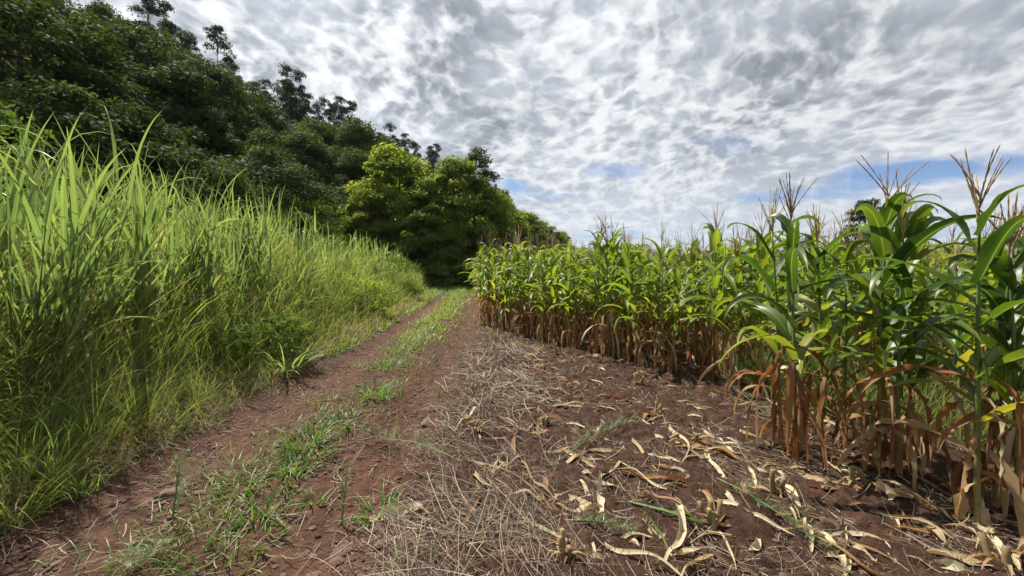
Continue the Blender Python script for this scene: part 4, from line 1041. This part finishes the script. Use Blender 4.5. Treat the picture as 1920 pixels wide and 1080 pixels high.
# bushes along the far side of the field
bush = [tree_meshes(20+k, 3.4, 2.0, .24, 26, 200, 'bush' if k else 'hero2', trunk_r=.06, base=.02, shape='dome', cl_r=(.6, 1.0)) for k in range(3)]
BL = ['dark rounded bush behind the far corn tassels, nearest the green tree row', 'bush with an uneven top right of the gap after the tree row', 'low dark bush behind the corn under the blue strip of sky', 'wide bush behind the corn in the centre of the far hedge', 'small bush at the middle of the far hedge', 'dark bush at the far hedge before the tall near corn', 'bush farthest right in the hedge beyond the field', 'bushy growth beyond the corn, left of the lone evergreen', 'low bush beneath the lone evergreen', 'low bush right of the lone evergreen', 'bush beyond the corn gap under the distant hills', 'pale bush at the end of the tree row', 'low bush at the right edge beyond the field']
for k, (px, y) in enumerate([(1085, 50), (1130, 50), (1165, 52), (1215, 50), (1260, 53), (1310, 50), (1365, 50), (1560, 52), (1600, 50), (1680, 54), (1760, 56), (1068, 56), (1850, 55)]):
    s = random.uniform(.8, 1.1)*(1.25 if k < 3 else 1)
    plant_tree('bush', BL[k], 'bush', at_px(px, y), y, bush[k % 3], (s*1.3, s*1.3, s*1.15), 'bushes along the far side of the field')
# the wooded hillside
# sizes vary from tree to tree
KIND = {
 'dense': [tree_meshes(30+k, 10.5, 3.9, .28, 76, 270, ('forest', 'forest2', 'forest', 'forest3')[k], trunk_r=.18, base=.10, cl_r=(.7, 1.5)) for k in range(4)],
 'dome':  [tree_meshes(40+k, 7.8, 3.8, .25, 70, 300, 'vine', trunk_r=.15, base=.02, shape='dome', cl_r=(.8, 1.4)) for k in range(2)],
 'euca':  [tree_meshes(50+k, 15.5, 2.0, .24, 28, 200, 'euca', bark='bark_pale', trunk_r=.15, base=.50, shape='tall', cl_r=(.55, 1.0), droop=.8) for k in range(3)],
 'shrub': [tree_meshes(60+k, 3.6, 2.3, .17, 40, 300, ('vine', 'bush')[k], trunk_r=.06, base=.0, shape='dome', cl_r=(.6, 1.0)) for k in range(2)],
}
u_ = np.array([.379, .925]); n_ = np.array([.925, -.379]); r0 = np.array([-45., 44.])
hill = []
def try_add(kind, s, a, gap):
    p = r0+u_*a+n_*s
    if p[1] < 7 or p[0] < -1.6*p[1]-6: return
    if p[0] > -.30*p[1]-1 and p[1] < 44 : return
    if p[0] > 0: return
    if p[1] < 40 and p[0] > float(toe(p[1]))-7: return
    if any((p[0]-q[1])**2+(p[1]-q[2])**2 < (.5*(gap+q[3]))**2 for q in hill): return
    hill.append((kind, p[0], p[1], gap, s))
for _ in range(1500): try_add('euca', random.uniform(-9, 1.5), random.uniform(-30, 100), 2.3)
for _ in range(5000): try_add('dense', random.uniform(-4, 24), random.uniform(-42, 95), 4.7)
for _ in range(3000): try_add('dome', random.uniform(18, 31), random.uniform(-42, 70), 4.0)
for _ in range(3000): try_add('shrub', random.uniform(22, 37), random.uniform(-42, 60), 2.3)
hill.sort(key=lambda q: (q[1]/q[2]))
GRP = {'dense': 'broadleaf trees on the wooded hillside', 'dome': 'vine draped trees at the foot of the hillside', 'euca': 'eucalyptus trees along the ridge', 'shrub': 'shrubs between the bank and the woods'}
cnt = {}
for (kind, x, y, gap, s) in hill:
    i = cnt.get(kind, 0); cnt[kind] = i+1
    m = KIND[kind][random.randrange(len(KIND[kind]))]
    k = random.uniform(.72, 1.28)*(.80 if kind == 'euca' else .9 if s < 3 else 1)
    pxx = 960+F*x/y
    third = 'at its left end' if pxx < 260 else 'in its middle' if pxx < 520 else 'near the lane trees'
    if kind == 'euca': lab = 'slender dark eucalyptus with small tufted crown on the ridge '+third.replace('its', 'the')
    elif kind == 'dense': lab = ('dark broadleaf tree high on the wooded hillside ' if s < 10 else 'dark broadleaf tree low on the wooded hillside ')+third
    elif kind == 'dome': lab = 'rounded vine draped tree at the foot of the wooded slope '+third
    else: lab = 'low leafy shrub in the shade behind the cane grass '+third
    nm = {'euca': 'eucalyptus_tree', 'dense': 'forest_tree', 'dome': 'vine_draped_tree', 'shrub': 'shrub'}[kind]
    plant_tree(nm, lab, 'tree' if kind != 'shrub' else 'shrub', x, y, m, (k, k, k*random.uniform(.95, 1.35)), GRP[kind], .3)
print('HILL', cnt)
# leafy weeds and young shrubs growing on the bank
for k, (px, py, h_, R_, lf, mt, lab) in enumerate([(565, 640, .85, .45, .06, 'bush', 'fresh leafy weed bush on the bank above the lime green cane shoots'), (470, 690, .6, .35, .05, 'bush', 'small leafy weed in the grass left of the lime green cane shoots'),
        (765, 560, 1.9, .9, .10, 'bush', 'leafy shrub rounding off the far end of the grassy bank'), (700, 590, 1.2, .7, .08, 'hero2', 'dull green shrub in the bank grass just before its far end')]):
    p = P(px, py); m_ = tree_meshes(80+k, h_, R_, lf, 16, 130, mt, trunk_r=.012, base=.05, shape='dome', cl_r=(R_*.35, R_*.55))
    plant_tree('leafy_shrub', lab, 'shrub', p[0]-.35, p[1], m_, (1, 1, 1), 'leafy shrubs on the bank', .02)
# gate post at the end of the lane
t = thing('gate_post', 'dark wooden gate post with a pale rail where the lane enters the trees', 'gate post', (at_px(883.5, 30), 30, float(gz(at_px(883.5, 30), 30))))
bm = bmesh.new(); bmesh.ops.create_cone(bm, cap_ends=True, segments=10, radius1=.10, radius2=.085, depth=2.1); bmesh.ops.translate(bm, vec=(0, 0, .95), verts=bm.verts)
for v in bm.verts:
    if v.co.z > 1.9: v.co.z += v.co.x*.35
me = bpy.data.meshes.new('post'); bm.to_mesh(me); bm.free(); me.materials.append(M['post']); inst('post', me, t)
for z_, L_ in ((1.72, 1.6), (1.1, 1.6)):
    bm = bmesh.new(); bmesh.ops.create_cube(bm, size=1); bmesh.ops.scale(bm, vec=(L_, .05, .11), verts=bm.verts); bmesh.ops.bevel(bm, geom=bm.edges[:], offset=.008, segments=1); bmesh.ops.translate(bm, vec=(-.1, -.135, z_), verts=bm.verts)
    me = bpy.data.meshes.new('rail'); bm.to_mesh(me); bm.free(); me.materials.append(M['rail'] if z_ > 1.5 else M['post']); inst('rail', me, t)
# ------------------------------------------------------------------ the air of the valley
bm = bmesh.new(); bmesh.ops.create_cube(bm, size=1)
bmesh.ops.scale(bm, vec=(12400, 12400, 360), verts=bm.verts); bmesh.ops.translate(bm, vec=(0, 0, 120), verts=bm.verts)
me = bpy.data.meshes.new('haze'); bm.to_mesh(me); bm.free()
m, t, out = new_mat('air')
pv = t.node('ShaderNodeVolumePrincipled', {'Color': (.62, .76, 1, 1), 'Density': 0.9e-4, 'Anisotropy': .2}); t.l.new(pv.outputs[0], out.inputs['Volume'])
me.materials.append(m); tag(inst('haze', me), 'thin blue haze lying over the valley', 'haze', kind='stuff')
# ------------------------------------------------------------------ sun, camera
sd = bpy.data.lights.new('sun', 'SUN'); so = bpy.data.objects.new('sun', sd); COL.objects.link(so)
sd.energy = 5.0; sd.angle = math.radians(1.2); sd.color = (1, .945, .84)
so.rotation_euler = (-SUN_DIR).to_track_quat('-Z', 'Y').to_euler()
cd = bpy.data.cameras.new('camera'); cam = bpy.data.objects.new('camera', cd); COL.objects.link(cam)
cd.sensor_width = 36; cd.lens = 36*F/1920; cd.shift_y = -40/1920; cd.clip_end = 20000; cd.clip_start = .05
cam.location = (0, 0, H); cam.rotation_euler = (PI/2, 0, 0); sc.camera = cam
vs = sc.view_settings; vs.view_transform = 'Standard'; vs.look = 'None'; vs.exposure = EXPO; vs.gamma = 1
sc.render.film_transparent = False
cy = sc.cycles
cy.max_bounces = 8; cy.diffuse_bounces = 5; cy.glossy_bounces = 2; cy.transmission_bounces = 4; cy.transparent_max_bounces = 4
cy.sample_clamp_indirect = 8; cy.caustics_reflective = False; cy.caustics_refractive = False
cy.use_denoising = True
